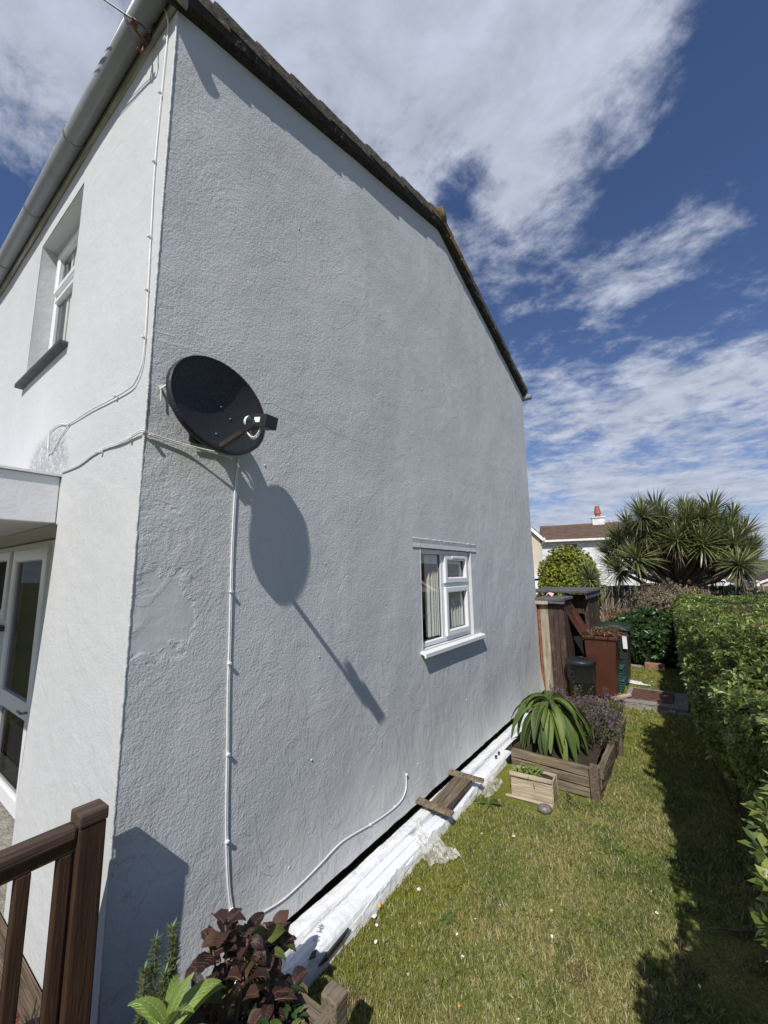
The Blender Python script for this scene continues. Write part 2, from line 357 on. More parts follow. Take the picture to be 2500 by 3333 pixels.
m_yellow = plain('yellow_centre', (.75, .42, .03), .7)
m_orange = plain('orange_leaf', (.70, .36, .06), .7)
m_paper = plain('white_scrap', (.80, .80, .80), .5, .03)
m_bill = plain('pink_white_plastic', (.75, .42, .40), .5, .2, 30)

M = Mat('roughcast_house'); nz = M.noise(2.4, 5, .65, 1.2)
M.col(M.ramp(nz, [(.36, (.50, .51, .51)), (.52, (.70, .71, .71)), (.7, (.78, .78, .77))])).rough(.85, .2); M.bump(nz, .06); m_hwall = M.m
m_hroof = plain('brown_tiles', (.115, .075, .055), .85, .25, 2.5)
m_cream = plain('cream_render', (.52, .46, .35), .85, .15, .8)
m_terra = plain('terracotta', (.34, .10, .055), .7, .2, 5)
m_bone = plain('white_trim', (.78, .78, .76), .5)
m_darkglass = plain('dark_pane', (.03, .035, .04), .1, .1)
m_van = plain('van_paint', (.80, .80, .80), .3, .02, 1)
m_tyre = plain('tyre', (.02, .02, .02), .8)

# ------------------------------------------------------------------ mesh helpers
class MB:
    def __init__(s): s.v = []; s.f = []
    def add(s, vs, fs):
        o = len(s.v); s.v += [tuple(v) for v in vs]; s.f += [tuple(i+o for i in q) for q in fs]; return s
    def box(s, x0, x1, y0, y1, z0, z1, jit=0.):
        j = lambda: random.uniform(-jit, jit)
        vs = [(x+j(), y+j(), z+j()) for z in (z0, z1) for x, y in ((x0, y0), (x1, y0), (x1, y1), (x0, y1))]
        return s.add(vs, [(0, 3, 2, 1), (4, 5, 6, 7), (0, 1, 5, 4), (1, 2, 6, 5), (2, 3, 7, 6), (3, 0, 4, 7)])
    def prism(s, poly, axis, a, b):
        """polygon of 2-D points extruded along an axis; poly is in the other two axes, in order"""
        def mk(p, t):
            q = list(p); q.insert(axis, t); return tuple(q)
        n = len(poly); vs = [mk(p, a) for p in poly]+[mk(p, b) for p in poly]
        return s.add(vs, [tuple(range(n))[::-1], tuple(range(n, 2*n))]+[(i, (i+1) % n, (i+1) % n+n, i+n) for i in range(n)])
    def tube(s, pts, r, n=8, cap=True):
        pts = [Vector(p) for p in pts]; rs = r if isinstance(r, (list, tuple)) else [r]*len(pts); vs = []; up = None
        for i, p in enumerate(pts):
            t = (pts[min(i+1, len(pts)-1)]-pts[max(i-1, 0)]).normalized()
            a = (up if up is not None else (Vector((0, 0, 1)) if abs(t.z) < .9 else Vector((1, 0, 0))))
            a = (a-t*a.dot(t)).normalized(); up = a; b = t.cross(a)
            for k in range(n):
                q = 2*math.pi*k/n; vs.append(p+(a*math.cos(q)+b*math.sin(q))*rs[i])
        fs = [(i*n+k, i*n+(k+1) % n, (i+1)*n+(k+1) % n, (i+1)*n+k) for i in range(len(pts)-1) for k in range(n)]
        if cap: fs += [tuple(range(n))[::-1], tuple(range((len(pts)-1)*n, len(pts)*n))]
        return s.add(vs, fs)
    def lathe(s, prof, c=(0, 0, 0), n=20, ax=None):
        A = Matrix.Identity(3) if ax is None else Vector(ax).normalized().to_track_quat('Z', 'Y').to_matrix()
        vs = [Vector(c)+A@Vector((rr*math.cos(2*math.pi*k/n), rr*math.sin(2*math.pi*k/n), z)) for rr, z in prof for k in range(n)]
        fs = [(i*n+k, i*n+(k+1) % n, (i+1)*n+(k+1) % n, (i+1)*n+k) for i in range(len(prof)-1) for k in range(n)]
        fs += [tuple(range(n))[::-1], tuple(range((len(prof)-1)*n, len(prof)*n))]
        return s.add(vs, fs)
    def leaf(s, p, d, up, L_, w, droop=.6, seg=5, fold=.18, shape=None, wave=0.):
        """one leaf: a creased ribbon that starts along d and bends down"""
        p = Vector(p); d = Vector(d).normalized(); up = Vector(up)
        side = d.cross(up); side = side.normalized() if side.length > 1e-4 else Vector((1, 0, 0))
        vs = []; o = []
        shape = shape or (lambda t: math.sin(math.pi*min(1, t**.8*.97+.03)))
        for i in range(seg+1):
            t = i/seg; nn = side.cross(d).normalized(); ww = w*.5*shape(t)
            wv = nn*(random.uniform(-wave, wave)*w)
            vs += [p-side*ww+nn*fold*ww+wv, p.copy(), p+side*ww+nn*fold*ww-wv]
            if i < seg:
                p = p+d*(L_/seg); d = (d+Vector((0, 0, -1))*droop/seg).normalized()
        fs = []
        for i in range(seg):
            a = i*3; fs += [(a, a+1, a+4, a+3), (a+1, a+2, a+5, a+4)]
        return s.add(vs, fs)
    def veins(s, p, d, up, L_, w, droop, seg, r_=.0008, side=True, shape=None):
        p = Vector(p); d = Vector(d).normalized(); sd = d.cross(Vector(up)).normalized(); P = []; 
        for i in range(seg+1):
            nn = sd.cross(d).normalized(); P.append((p+nn*r_, d.copy(), nn)); 
            if i < seg: p = p+d*(L_/seg); d = (d+Vector((0, 0, -1))*droop/seg).normalized()
        s.tube([q[0] for q in P[:-1]], [r_*1.5*(1-.7*i/seg) for i in range(len(P)-1)], 4, False)
        if side:
            for i in range(1, seg-1):
                q, dd, nn = P[i]; ww = w*.5*(shape(i/seg) if shape else .8)*.85
                for g_ in (-1, 1): s.tube([q, q+dd*L_/seg*.55+sd*g_*ww*.55+nn*.16*ww, q+dd*L_/seg*1.1+sd*g_*ww+nn*.28*ww], r_*.6, 3, False)
        return s
    def build(s, name, mat, parent=None, smooth=False, bevel=0., org=None):
        if org is None: org = gloc(parent) if parent else Vector((0, 0, 0))
        org = Vector(org)
        me = bpy.data.meshes.new(name); me.from_pydata([tuple(Vector(v)-org) for v in s.v], [], s.f)
        if smooth: me.polygons.foreach_set('use_smooth', [True]*len(me.polygons))
        me.materials.append(mat); me.update()
        ob = bpy.data.objects.new(name, me); COL.objects.link(ob)
        if parent:
            ob.parent = parent; ob.location = org-gloc(parent)
        else: ob.location = org
        if bevel:
            b = ob.modifiers.new('bevel', 'BEVEL'); b.width = bevel; b.segments = 2; b.limit_method = 'ANGLE'; b.angle_limit = R(40)
        return ob
def gloc(o):
    v = Vector((0, 0, 0))
    while o: v += Vector(o.location); o = o.parent
    return v
def tag(o, label=None, cat=None, group=None, kind=None):
    if label: o['label'] = label
    if cat: o['category'] = cat
    if group: o['group'] = group
    if kind: o['kind'] = kind
    return o
def empty(name, loc, label=None, cat=None, group=None):
    o = bpy.data.objects.new(name, None); COL.objects.link(o); o.location = loc; o.empty_display_size = .1
    return tag(o, label, cat, group)
def dup(o, name=None):
    c = o.copy(); COL.objects.link(c)
    return c
def fastmesh(name, V, F, mat, parent=None, smooth=False):
    """V (n,3) float array in world space, F (m,k) int array"""
    org = np.array(gloc(parent)) if parent else np.zeros(3)
    me = bpy.data.meshes.new(name); k = F.shape[1]
    me.vertices.add(len(V)); me.vertices.foreach_set('co', (V-org).astype(np.float32).ravel())
    me.loops.add(F.size); me.loops.foreach_set('vertex_index', F.astype(np.int32).ravel())
    me.polygons.add(len(F)); me.polygons.foreach_set('loop_start', (np.arange(len(F))*k).astype(np.int32))
    me.polygons.foreach_set('loop_total', np.full(len(F), k, np.int32))
    if smooth: me.polygons.foreach_set('use_smooth', np.ones(len(F), bool))
    me.update(calc_edges=True); me.materials.append(mat)
    ob = bpy.data.objects.new(name, me); COL.objects.link(ob)
    if parent: ob.parent = parent
    return ob
def scatter(tmpls, P, D, scale, tilt=.5):
    """instance triangle templates at P along D (numpy); returns V, F"""
    VV = []; FF = []; off = 0; which = RNG.integers(0, len(tmpls), len(P))
    for ti, (tv, tf) in enumerate(tmpls):
        idx = np.where(which == ti)[0]
        if not len(idx): continue
        p = P[idx]; d = D[idx]+RNG.normal(size=(len(idx), 3))*tilt; d /= np.linalg.norm(d, axis=1)[:, None]
        a = RNG.normal(size=(len(idx), 3)); x = np.cross(a, d); x /= np.linalg.norm(x, axis=1)[:, None]; y = np.cross(d, x)
        s = scale[idx][:, None, None]
        v = p[:, None]+s*(tv[None, :, 0:1]*x[:, None]+tv[None, :, 1:2]*y[:, None]+tv[None, :, 2:3]*d[:, None])
        VV.append(v.reshape(-1, 3)); FF.append((tf[None]+(np.arange(len(idx))*len(tv))[:, None, None]+off).reshape(-1, 3)); off += len(idx)*len(tv)
    return np.concatenate(VV), np.concatenate(FF)
def sprig(n, L_, w, spread=.9, stem=.0, rnd=.25, obovate=True):
    """a twig end carrying n leaves round its tip, each of four triangles"""
    V = []; F = []
    for k in range(n):
        a = 2*math.pi*(k+random.uniform(-.3, .3))/n*1.0+k*.3; el = random.uniform(.15, .9)*spread
        d = Vector((math.cos(a)*math.sin(el+.4), math.sin(a)*math.sin(el+.4), math.cos(el+.4)))
        side = d.cross(Vector((0, 0, 1))).normalized(); up = side.cross(d)
        l = L_*random.uniform(1-rnd, 1+rnd); b = Vector((0, 0, -random.uniform(0, stem))); ww = w*random.uniform(.8, 1.1)
        q = .62 if obovate else .45
        pts = [b, b+d*l*q+side*ww*.5+up*ww*.12, b+d*l*q-up*ww*.08, b+d*l*q-side*ww*.5+up*ww*.12, b+d*l-Vector((0, 0, 1))*l*.12]
        o = len(V); V += [tuple(p) for p in pts]
        F += [(o, o+1, o+2), (o+2, o+1, o+4), (o, o+2, o+3), (o+3, o+2, o+4)]
    return np.array(V), np.array(F)
def nz2(x, y, s=1., o=0): return noise.noise(Vector((x*s, y*s, o)))

# ================================================================== SETTING
# ------------------------------------------------------------------ terrain
def terr(x, y):
    t = min(1, max(0, (x-15)/18.)); t = t*t*(3-2*t)
    far = min(1, max(0, (math.hypot(x, y)-140)/380.)); far = far*far*(3-2*far)
    lift = 0
    if x > 60: lift = far*(10.5+3*nz2(x, y, .004)+1.2*nz2(x, y, .02))
    return -1.6*t-.03+lift
xs = [-60, -20, -6, -3, 0, 3, 6, 9, 12, 15, 17, 19, 21, 24, 27, 30, 34, 40, 50, 65, 85, 110, 140, 170, 200, 240, 280, 330, 380, 440, 500, 560, 700, 1000, 1500]
ys = [-900, -600, -450, -350, -280, -220, -170, -130, -100, -75, -55, -40, -30, -22, -16, -11, -7, -4, 0, 4, 8, 13, 20, 30, 45, 70, 100, 150, 220, 320, 450, 600, 900]
b = MB(); b.v = [(x, y, terr(x, y)) for x in xs for y in ys]; ny = len(ys)
b.f = [(i*ny+j, (i+1)*ny+j, (i+1)*ny+j+1, i*ny+j+1) for i in range(len(xs)-1) for j in range(ny-1)]
tag(b.build('hill', m_hill, smooth=True), kind='structure')

def lawn_z(x, y):
    return .012*nz2(x, y, 1.3)+.006*nz2(x, y, 5)
b = MB(); nx, nyy = 150, 60; X0, X1, Y0, Y1 = -3, 13, -6, .08
b.v = [(X0+(X1-X0)*i/nx, Y0+(Y1-Y0)*j/nyy, lawn_z(X0+(X1-X0)*i/nx, Y0+(Y1-Y0)*j/nyy)) for i in range(nx+1) for j in range(nyy+1)]
b.f = [(i*(nyy+1)+j, (i+1)*(nyy+1)+j, (i+1)*(nyy+1)+j+1, i*(nyy+1)+j+1) for i in range(nx) for j in range(nyy)]
tag(b.build('lawn', m_lawn, smooth=True), kind='structure')
b = MB(); b.box(22, 90, -12.5, -6.5, -1.62, -1.55); tag(b.build('road', m_road), kind='structure')

# grass blades over the visible lawn
def blade_tuft(n, h, lean):
    V = []; F = []
    for k in range(n):
        x, y = random.gauss(0, .016), random.gauss(0, .016); a = random.uniform(0, 6.28); l = h*random.uniform(.45, 1.2)
        w = random.uniform(.0018, .0036); lx, ly = math.cos(a)*lean*l*random.uniform(.2, 1.5), math.sin(a)*lean*l*random.uniform(.2, 1.5)
        sx_, sy_ = -math.sin(a)*w, math.cos(a)*w; o = len(V)
        V += [(x-sx_, y-sy_, -.004), (x+sx_, y+sy_, -.004), (x+lx, y+ly, l)]; F += [(o, o+1, o+2)]
    return np.array(V), np.array(F)
tufts = [blade_tuft(13, .014, 1.5) for _ in range(6)]+[blade_tuft(16, .026, 1.1) for _ in range(2)]
def grass_points():
    pts = []
    for (xa, xb, dens) in ((.35, 2.5, 4200), (2.5, 5.0, 2400), (5.0, 9.8, 950)):
        n = int((xb-xa)*2.7*dens); x = RNG.uniform(xa, xb, n); y = RNG.uniform(-2.75, -.03, n); pts.append(np.stack([x, y], 1))
    P = np.concatenate(pts)
    x, y = P[:, 0], P[:, 1]
    keep = ~((x > 3.5) & (x < 5.8) & (y > -1.22)) & ~((x > 6.75) & (x < 7.75) & (y < -1.12) & (y > -1.95)) & ~((x < .62) & (y > -.78)) \
        & ~((x > 6.2) & (y > -.62)) & ~((y > -.30) & (x < 5.3)) & ~((x > 3.05) & (x < 3.5) & (y > -.95))
    return P[keep]
P2 = grass_points(); z = np.array([lawn_z(a, b) for a, b in P2])
bare = np.array([noise.noise(Vector((a*1.7, b*1.7, 4.))) for a, b in P2]) + np.array([noise.noise(Vector((a*6, b*6, 2.))) for a, b in P2])*.5
k = bare < .42; P2, z = P2[k], z[k]
Pg = np.column_stack([P2, z]); Dg = np.tile([0., 0., 1.], (len(Pg), 1)); sc = RNG.uniform(.6, 1.25, len(Pg))*np.where(Pg[:, 0] > 5, 1.5, np.where(Pg[:, 0] > 2.5, 1.15, 1.))
V, F = scatter(tufts, Pg, Dg, sc, .16)
tag(fastmesh('grass', V, F, m_blade), 'short patchy lawn grass, straw and green, beside the grey gable', 'grass', kind='stuff')

# ================================================================== MAIN HOUSE
D_, HX, HZ = 6.5, 3.28, 6.47
def ztop(x): return 5.44+(HZ-5.44)*x/HX if x < HX else HZ+(5.40-HZ)*(x-HX)/(D_-HX)
house = empty('rendered_house', (0, 0, 0), 'tall two storey house with sunlit white front and rough rendered grey gable', 'house')
def wallz(x, z):
    """relief of the gable, outward is -Y; bell-cast lip at the foot"""
    d = .0035*noise.noise(Vector((x*2.2, z*2.2, 0)))+.005*noise.noise(Vector((x*.7, z*.7, 3)))
    lip = max(0, 1-(z-.13)/.50); d += .042*lip**2.2*(1+.15*noise.noise(Vector((x*5, 0, 8))))
    return -d-.0001
b = MB(); WX0, WX1, WZ0, WZ1 = 2.62, 3.82, 1.36, 2.35
def patch(x0, x1, zl, zh, nx, nz_):
    vs = []
    for i in range(nx+1):
        x = x0+(x1-x0)*i/nx; a, c = zl(x), zh(x)
        for j in range(nz_+1):
            z = a+(c-a)*j/nz_; vs.append((x, wallz(x, z), z))
    fs = [(i*(nz_+1)+j, (i+1)*(nz_+1)+j, (i+1)*(nz_+1)+j+1, i*(nz_+1)+j+1) for i in range(nx) for j in range(nz_)]
    b.add(vs, fs)
foot = lambda x: .13+.006*noise.noise(Vector((x*9, 1, 0)))+.004*noise.noise(Vector((x*30, 4, 0)))
cst = lambda v: (lambda x: v)
patch(0, .3, foot, ztop, 18, 130); patch(.3, WX0, foot, ztop, 58, 130)
patch(WX0, WX1, foot, cst(WZ0), 44, 30); patch(WX0, HX, cst(WZ1), ztop, 26, 92); patch(HX, WX1, cst(WZ1), ztop, 22, 92)
patch(WX1, D_, foot, ztop, 60, 130)
gw = b.build('gable_wall', m_gable, house, smooth=True)
# return of the lip, reveal, plinth
b = MB(); n = 160
for i in range(n):
    xa, xb = D_*i/n, D_*(i+1)/n
    b.add([(xa, wallz(xa, .13), foot(xa)), (xb, wallz(xb, .13), foot(xb)), (xb, .05, .135), (xa, .05, .135)], [(0, 1, 2, 3)])
b.build('render_lip', m_gable, gw)
b = MB(); b.box(.04, D_, .045, .2, -.1, .14); b.build('plinth', m_plinth, house)
b = MB(); o_ = -.0045; dd = .11
b.add([(WX0, o_, WZ0), (WX0, dd, WZ0), (WX0, dd, WZ1), (WX0, o_, WZ1)], [(0, 1, 2, 3)])
b.add([(WX1, o_, WZ0), (WX1, dd, WZ0), (WX1, dd, WZ1), (WX1, o_, WZ1)], [(3, 2, 1, 0)])
b.add([(WX0, o_, WZ1), (WX0, dd, WZ1), (WX1, dd, WZ1), (WX1, o_, WZ1)], [(0, 1, 2, 3)])
b.add([(WX0, o_, WZ0), (WX0, dd, WZ0), (WX1, dd, WZ0), (WX1, o_, WZ0)], [(3, 2, 1, 0)])
b.build('window_reveal', m_front, gw)
# back of the gable + closed shell so that no light leaks (rear wall, far end wall)
b = MB(); b.box(D_-.25, D_-.001, .02, 12, -.1, 5.38); b.build('rear_wall', m_gable, house)

# front wall with upper window and porch opening
FY = 12.0; UY0, UY1, UZ0, UZ1 = 1.41, 2.47, 3.81, 5.19; PY0, PZ1 = 1.17, 2.45; PY1 = 5.3
def fw(y, z): return .004*noise.noise(Vector((y*1.5, z*1.5, 7)))+.006*noise.noise(Vector((y*.5, z*.5, 5)))
b = MB()
def fpatch(yl, yh, z0, z1, ny_, nz_):
    vs = []
    for j in range(nz_+1):
        z = z0+(z1-z0)*j/nz_; a, c = yl(z), yh(z)
        for i in range(ny_+1):
            y = a+(c-a)*i/ny_; vs.append((-fw(y, z)*min(1, y/.1), y, z))
    b.add(vs, [(j*(ny_+1)+i, (j+1)*(ny_+1)+i, (j+1)*(ny_+1)+i+1, j*(ny_+1)+i+1) for i in range(ny_) for j in range(nz_)])
def edge(z):   # right-hand edge of the porch opening leans and bulges
    t = max(0, min(1, (2.45-z)/1.5)); return 1.165+.20*t-.03*math.sin(t*3.1)
fpatch(cst(0), edge, .12, PZ1, 24, 50); fpatch(cst(PY1), cst(FY), .12, PZ1, 10, 6)
fpatch(cst(0), cst(FY), PZ1, UZ0, 60, 26); fpatch(cst(0), cst(UY0), UZ0, UZ1, 24, 26); fpatch(cst(UY1), cst(FY), UZ0, UZ1, 40, 20)
fpatch(cst(0), cst(FY), UZ1, 5.46, 60, 6)
frw = b.build('front_wall', m_front, house, smooth=True)
b = MB(); rv = .19
b.add([(.002, UY1, UZ0), (rv, UY1, UZ0), (rv, UY1, UZ1), (.002, UY1, UZ1)], [(0, 1, 2, 3)])
b.add([(.002, UY0, UZ0), (rv, UY0, UZ0), (rv, UY0, UZ1), (.002, UY0, UZ1)], [(3, 2, 1, 0)])
b.add([(.002, UY0, UZ1), (rv, UY0, UZ1), (rv, UY1, UZ1), (.002, UY1, UZ1)], [(0, 1, 2, 3)])
b.add([(.002, UY0, UZ0), (rv, UY0, UZ0), (rv, UY1, UZ0), (.002, UY1, UZ0)], [(3, 2, 1, 0)])
b.build('window_reveal', m_front, frw)
b = MB()    # porch reveal: near jamb follows the edge, far wall of the recess behind the door frames
for k in range(12):
    z0, z1 = .12+(PZ1-.12)*k/12, .12+(PZ1-.12)*(k+1)/12
    b.add([(.0, edge(z0), z0), (.36, edge(z0)+.02, z0), (.36, edge(z1)+.02, z1), (.0, edge(z1), z1)], [(3, 2, 1, 0)])
b.add([(0, PY1, .12), (.36, PY1, .12), (.36, PY1, PZ1), (0, PY1, PZ1)], [(0, 1, 2, 3)])
b.add([(0, 1.0, PZ1), (.36, 1.0, PZ1), (.36, PY1, PZ1), (0, PY1, PZ1)], [(0, 1, 2, 3)])
b.box(.33, .42, 3.52, PY1, .12, 1.60); b.box(.335, .42, 4.70, PY1, 1.605, PZ1); b.box(.337, .42, 1.1, 2.30, .12, PZ1)
b.build('porch_recess', m_front, frw)
# rough white corner bead
b = MB(); n = 400; vs = []
for i in range(n+1):
    z = .13+(5.42-.13)*i/n
    j1 = .0028*noise.noise(Vector((z*22, 0, 0)))+.0022*noise.noise(Vector((z*70, 3, 0))); j2 = .003*noise.noise(Vector((z*26, 9, 0)))+.002*noise.noise(Vector((z*80, 3, 1)))
    vs += [(-.003+j2*.5, .012, z), (-.0050, .003+j1, z), (-.0045+j1, -.0030+j2*.6, z), (.003+j1, -.0035+j2*.6, z), (.008+j1*2, .001, z)]
b.add(vs, [(i*5+k, (i+1)*5+k, (i+1)*5+k+1, i*5+k+1) for i in range(n) for k in range(4)])
b.build('corner_bead', m_bead, house, smooth=True)
# raised lintel band over the gable window + hairline cracks standing proud
b = MB(); n = 60; vs = []
for i in range(n+1):
    x = 2.47+1.52*i/n; w = lambda o, a=.007: a*noise.noise(Vector((x*12, o, 0)))+a*.5*noise.noise(Vector((x*40, o, 0)))
    zt, zb = 2.442+w(1), 2.352+w(2, .004); y0 = wallz(x, 2.4)
    vs += [(x, y0, zt+.006), (x, y0-.010+w(3, .003), zt), (x, y0-.008, zt-.014), (x, y0-.004+w(4, .002), (zt+zb)/2), (x, y0-.008, zb+.010), (x, y0-.009, zb), (x, y0+.01, zb-.001)]
b.add(vs, [(i*7+k, i*7+k+1, (i+1)*7+k+1, (i+1)*7+k) for i in range(n) for k in range(6)])
b.build('lintel_band', m_gable, gw, smooth=False)
def ridge(pts, hgt=.005, wd=.006, name='crack', seg=26, par=None, mat=None):
    b = MB(); P = []
    for a, c in zip(pts[:-1], pts[1:]):
        for t in range(seg): P.append(Vector(a).lerp(Vector(c), t/seg))
    P.append(Vector(pts[-1])); vs = []
    for i, p in enumerate(P):
        jz = .010*noise.noise(Vector((p.x*16, p.y, 2)))+.005*noise.noise(Vector((p.x*50, p.y, 4)))
        q = .5+.9*abs(noise.noise(Vector((p.x*9, p.y*9, 6)))); y0 = wallz(p.x, p.y)
        vs += [(p.x, y0+.0015, p.y+jz+wd*q), (p.x, y0-hgt*q, p.y+jz), (p.x, y0+.0015, p.y+jz-wd*q)]
    b.add(vs, [(i*3+k, i*3+k+1, (i+1)*3+k+1, (i+1)*3+k) for i in range(len(P)-1) for k in range(2)])
    return b.build(name, mat or m_gable, par or gw)
ridge([(.1, 2.2), (.16, 2.32), (.3, 2.38)], .001, .003)
ridge([(.66, 3.19), (.74, 3.225), (.95, 3.215), (1.12, 3.25), (1.39, 3.19), (1.62, 3.20), (2.08, 3.25)], .0016, .005)
ridge([(2.9, 3.15), (3.6, 3.2), (4.4, 3.28), (5.3, 3.3)], .0012, .005)
for i in range(46):   # grit, filled plugs and old fixing stubs in the render
    x, z = random.uniform(.1, 5.5), random.uniform(.3, 5.0)
    if WX0-.1 < x < WX1+.1 and WZ0-.15 < z < WZ1+.15: continue
    s_ = random.uniform(.003, .0075); y = wallz(x, z)
    b = MB(); b.lathe([(s_*1.3, -.001), (s_, s_*.7), (s_*.3, s_)], (x, y, z), 7, (0, -1, 0)); b.build('render_plug', m_gable, gw, smooth=True)

# ---- gable window
def frame_ring(x0, x1, z0, z1, w, y0, y1, bv=.0):
    """rectangular ring in the XZ plane with mitred corners, slightly chamfered face"""
    c = .006
    def ring(o, y): return [(x0+o, y, z0+o), (x1-o, y, z0+o), (x1-o, y, z1-o), (x0+o, y, z1-o)]
    rs = [ring(0, y1), ring(0, y0+c), ring(c, y0), ring(w-c*2, y0), ring(w, y0+c*2.2), ring(w, y1)]
    vs = [v for q in rs for v in q]; fs = [(a*4+i, a*4+(i+1) % 4, (a+1)*4+(i+1) % 4, (a+1)*4+i) for a in range(5) for i in range(4)]
    return vs, fs
fr = MB(); v_, f_ = frame_ring(WX0+.003, WX1-.003, WZ0+.012, WZ1-.003, .052, .035, .10); fr.add(v_, f_)
fr.box(3.105, 3.165, .038, .098, WZ0+.05, WZ1-.05)          # mullion
fr.box(3.165, 3.775, .0385, .0975, 1.935, 1.985)          # transom between the two lights
wf = fr.build('window', m_upvc, house)
for (x0, x1, z0, z1) in ((3.170, 3.762, 1.985, 2.297), (3.170, 3.762, 1.418, 1.94)):
    q = MB(); v_, f_ = frame_ring(x0, x1, z0, z1, .062, .012, .06); q.add(v_, f_); q.build('sash', m_upvc, wf)
q = MB()
for (x0, x1, z0, z1) in ((2.675, 3.105, 1.425, 2.297), (3.232, 3.70, 2.047, 2.235), (3.232, 3.70, 1.48, 1.878)):
    v_, f_ = frame_ring(x0-.002, x1+.002, z0-.002, z1+.002, .007, .048, .07); q.add(v_, f_)
q.build('gasket', m_gasket, wf)
for (x0, x1, z0, z1) in ((2.675, 3.105, 1.425, 2.297), (3.232, 3.70, 2.047, 2.235), (3.232, 3.70, 1.48, 1.878)):
    q = MB(); q.add([(x0, .058, z0), (x1, .058, z0), (x1, .058, z1), (x0, .058, z1)], [(0, 1, 2, 3)]); q.build('pane', m_glass, wf)
q = MB(); q.box(3.335, 3.655, .002, .014, 2.256, 2.284); q.build('trickle_vent', m_upvc, wf, bevel=.004)
q = MB(); q.prism([(-.062, 1.300), (-.062, 1.338), (-.050, 1.345), (.06, 1.366), (.06, 1.345), (-.03, 1.325), (-.044, 1.318), (-.044, 1.300)], 0, 2.575, 4.03)
q.build('window_sill', m_upvc, wf, bevel=.002)
for x in (2.90, 2.97, 3.015, 3.055, 3.09, 3.40, 3.48, 3.55, 3.60, 3.64, 3.68):
    q = MB(); a = R(-58+random.uniform(-9, 9)); c, s_ = math.cos(a)*.026, math.sin(a)*.026
    q.add([(x-c, .092-s_, 1.44), (x+c, .092+s_, 1.44), (x+c, .092+s_, 2.31), (x-c, .092-s_, 2.31)], [(0, 1, 2, 3)]); q.build('blind_slat', m_blind, wf)
q = MB(); x0, x1, y0, y1, z0, z1 = 2.3, 4.2, .105, 2.6, .9, 2.6
q.add([(x0, y0, z0), (x1, y0, z0), (x1, y1, z0), (x0, y1, z0), (x0, y0, z1), (x1, y0, z1), (x1, y1, z1), (x0, y1, z1)], [(0, 1, 2, 3), (4, 5, 6, 7), (3, 2, 6, 7), (0, 3, 7, 4), (1, 2, 6, 5)])
q.add([(x0, y0, z0), (WX0, y0, z0), (WX0, y0, z1), (x0, y0, z1)], [(0, 1, 2, 3)]); q.add([(WX1, y0, z0), (x1, y0, z0), (x1, y0, z1), (WX1, y0, z1)], [(0, 1, 2, 3)])
q.add([(WX0, y0, z0), (WX1, y0, z0), (WX1, y0, WZ0), (WX0, y0, WZ0)], [(0, 1, 2, 3)]); q.add([(WX0, y0, WZ1), (WX1, y0, WZ1), (WX1, y0, z1), (WX0, y0, z1)], [(0, 1, 2, 3)])
q.build('room', m_room, wf)

# ---- frames on the front wall (YZ plane)
def yring(y0, y1, z0, z1, w, xa, xb):
    v_, f_ = frame_ring(y0, y1, z0, z1, w, xa, xb); return [(p[1], p[0], p[2]) for p in v_], [tuple(reversed(t)) for t in f_]
q = MB(); q.add(*yring(UY0+.002, UY1-.002, UZ0+.012, UZ1-.002, .075, .130, .21)); q.box(.135, .195, UY0+.06, UY1-.06, 4.66, 4.72)
uw = q.build('upper_window', m_upvc, house)
q = MB(); q.add(*yring(UY0+.06, UY1-.062, 4.715, UZ1-.06, .058, .105, .15)); q.build('sash', m_upvc, uw)
q = MB(); q.add(*yring(UY0+.06, UY1-.062, UZ0+.07, 4.665, .05, .115, .15)); q.build('sash', m_upvc, uw)
for z0, z1 in ((4.77, 5.08), (3.93, 4.62)):
    q = MB(); q.add([(.143, UY0+.1, z0), (.143, UY1-.1, z0), (.143, UY1-.1, z1), (.143, UY0+.1, z1)], [(3, 2, 1, 0)]); q.build('pane', m_glass_u, uw)
q = MB(); q.add([(.20, UY0+.1, UZ0+.08), (.20, UY1-.12, UZ0+.08), (.20, UY1-.12, UZ1-.08), (.20, UY0+.1, UZ1-.08)], [(0, 1, 2, 3)])
q.build('room', m_painted_dark, uw)  # flat sheet, room shade painted as near-black
for yb in (1.72, 1.84, 2.05, 2.14):
    q = MB(); q.box(.160, .166, yb, yb+.055, UZ0+.09, UZ1-.1); q.build('blind_slat', m_blind, uw)
q = MB(); q.box(-.055, .14, UY0-.04, UY1+.06, UZ0-.035, UZ0+.002, .004); q.build('slate_sill', m_slate, uw, bevel=.004)

q = MB(); q.box(-.004, .335, 1.05, 5.29, -.02, .115, .002); q.build('door_step', m_concrete, house)
dr = MB(); dr.add(*yring(2.30, 3.50, .14, 2.44, .075, .29, .36)); door = dr.build('front_door', m_upvc, house)
q = MB(); q.add(*yring(2.36, 3.44, .20, 2.38, .12, .262, .31)); q.box(.268, .308, 2.47, 3.33, .92, 1.06); q.build('door_leaf', m_upvc, door)
for z0, z1 in ((1.065, 2.27), (.31, .915)):
    q = MB(); q.add([(.292, 2.47, z0), (.292, 3.33, z0), (.292, 3.33, z1), (.292, 2.47, z1)], [(3, 2, 1, 0)]); q.build('pane', m_glass_d, door)
q = MB(); q.box(.37, .39, 2.30, 3.50, .14, 2.44); q.build('hall_shade_sheet', m_painted_dark, door)  # near-black sheet in place of the unlit hall
q = MB(); q.tube([(.265, 2.42, 1.0), (.225, 2.42, 1.0), (.225, 2.54, 1.0)], .009, 8); q.build('door_handle', m_steel, door, True)
q = MB(); q.add(*yring(3.52, 4.70, 1.62, 2.44, .065, .29, .36)); pw = q.build('porch_window', m_upvc, house)
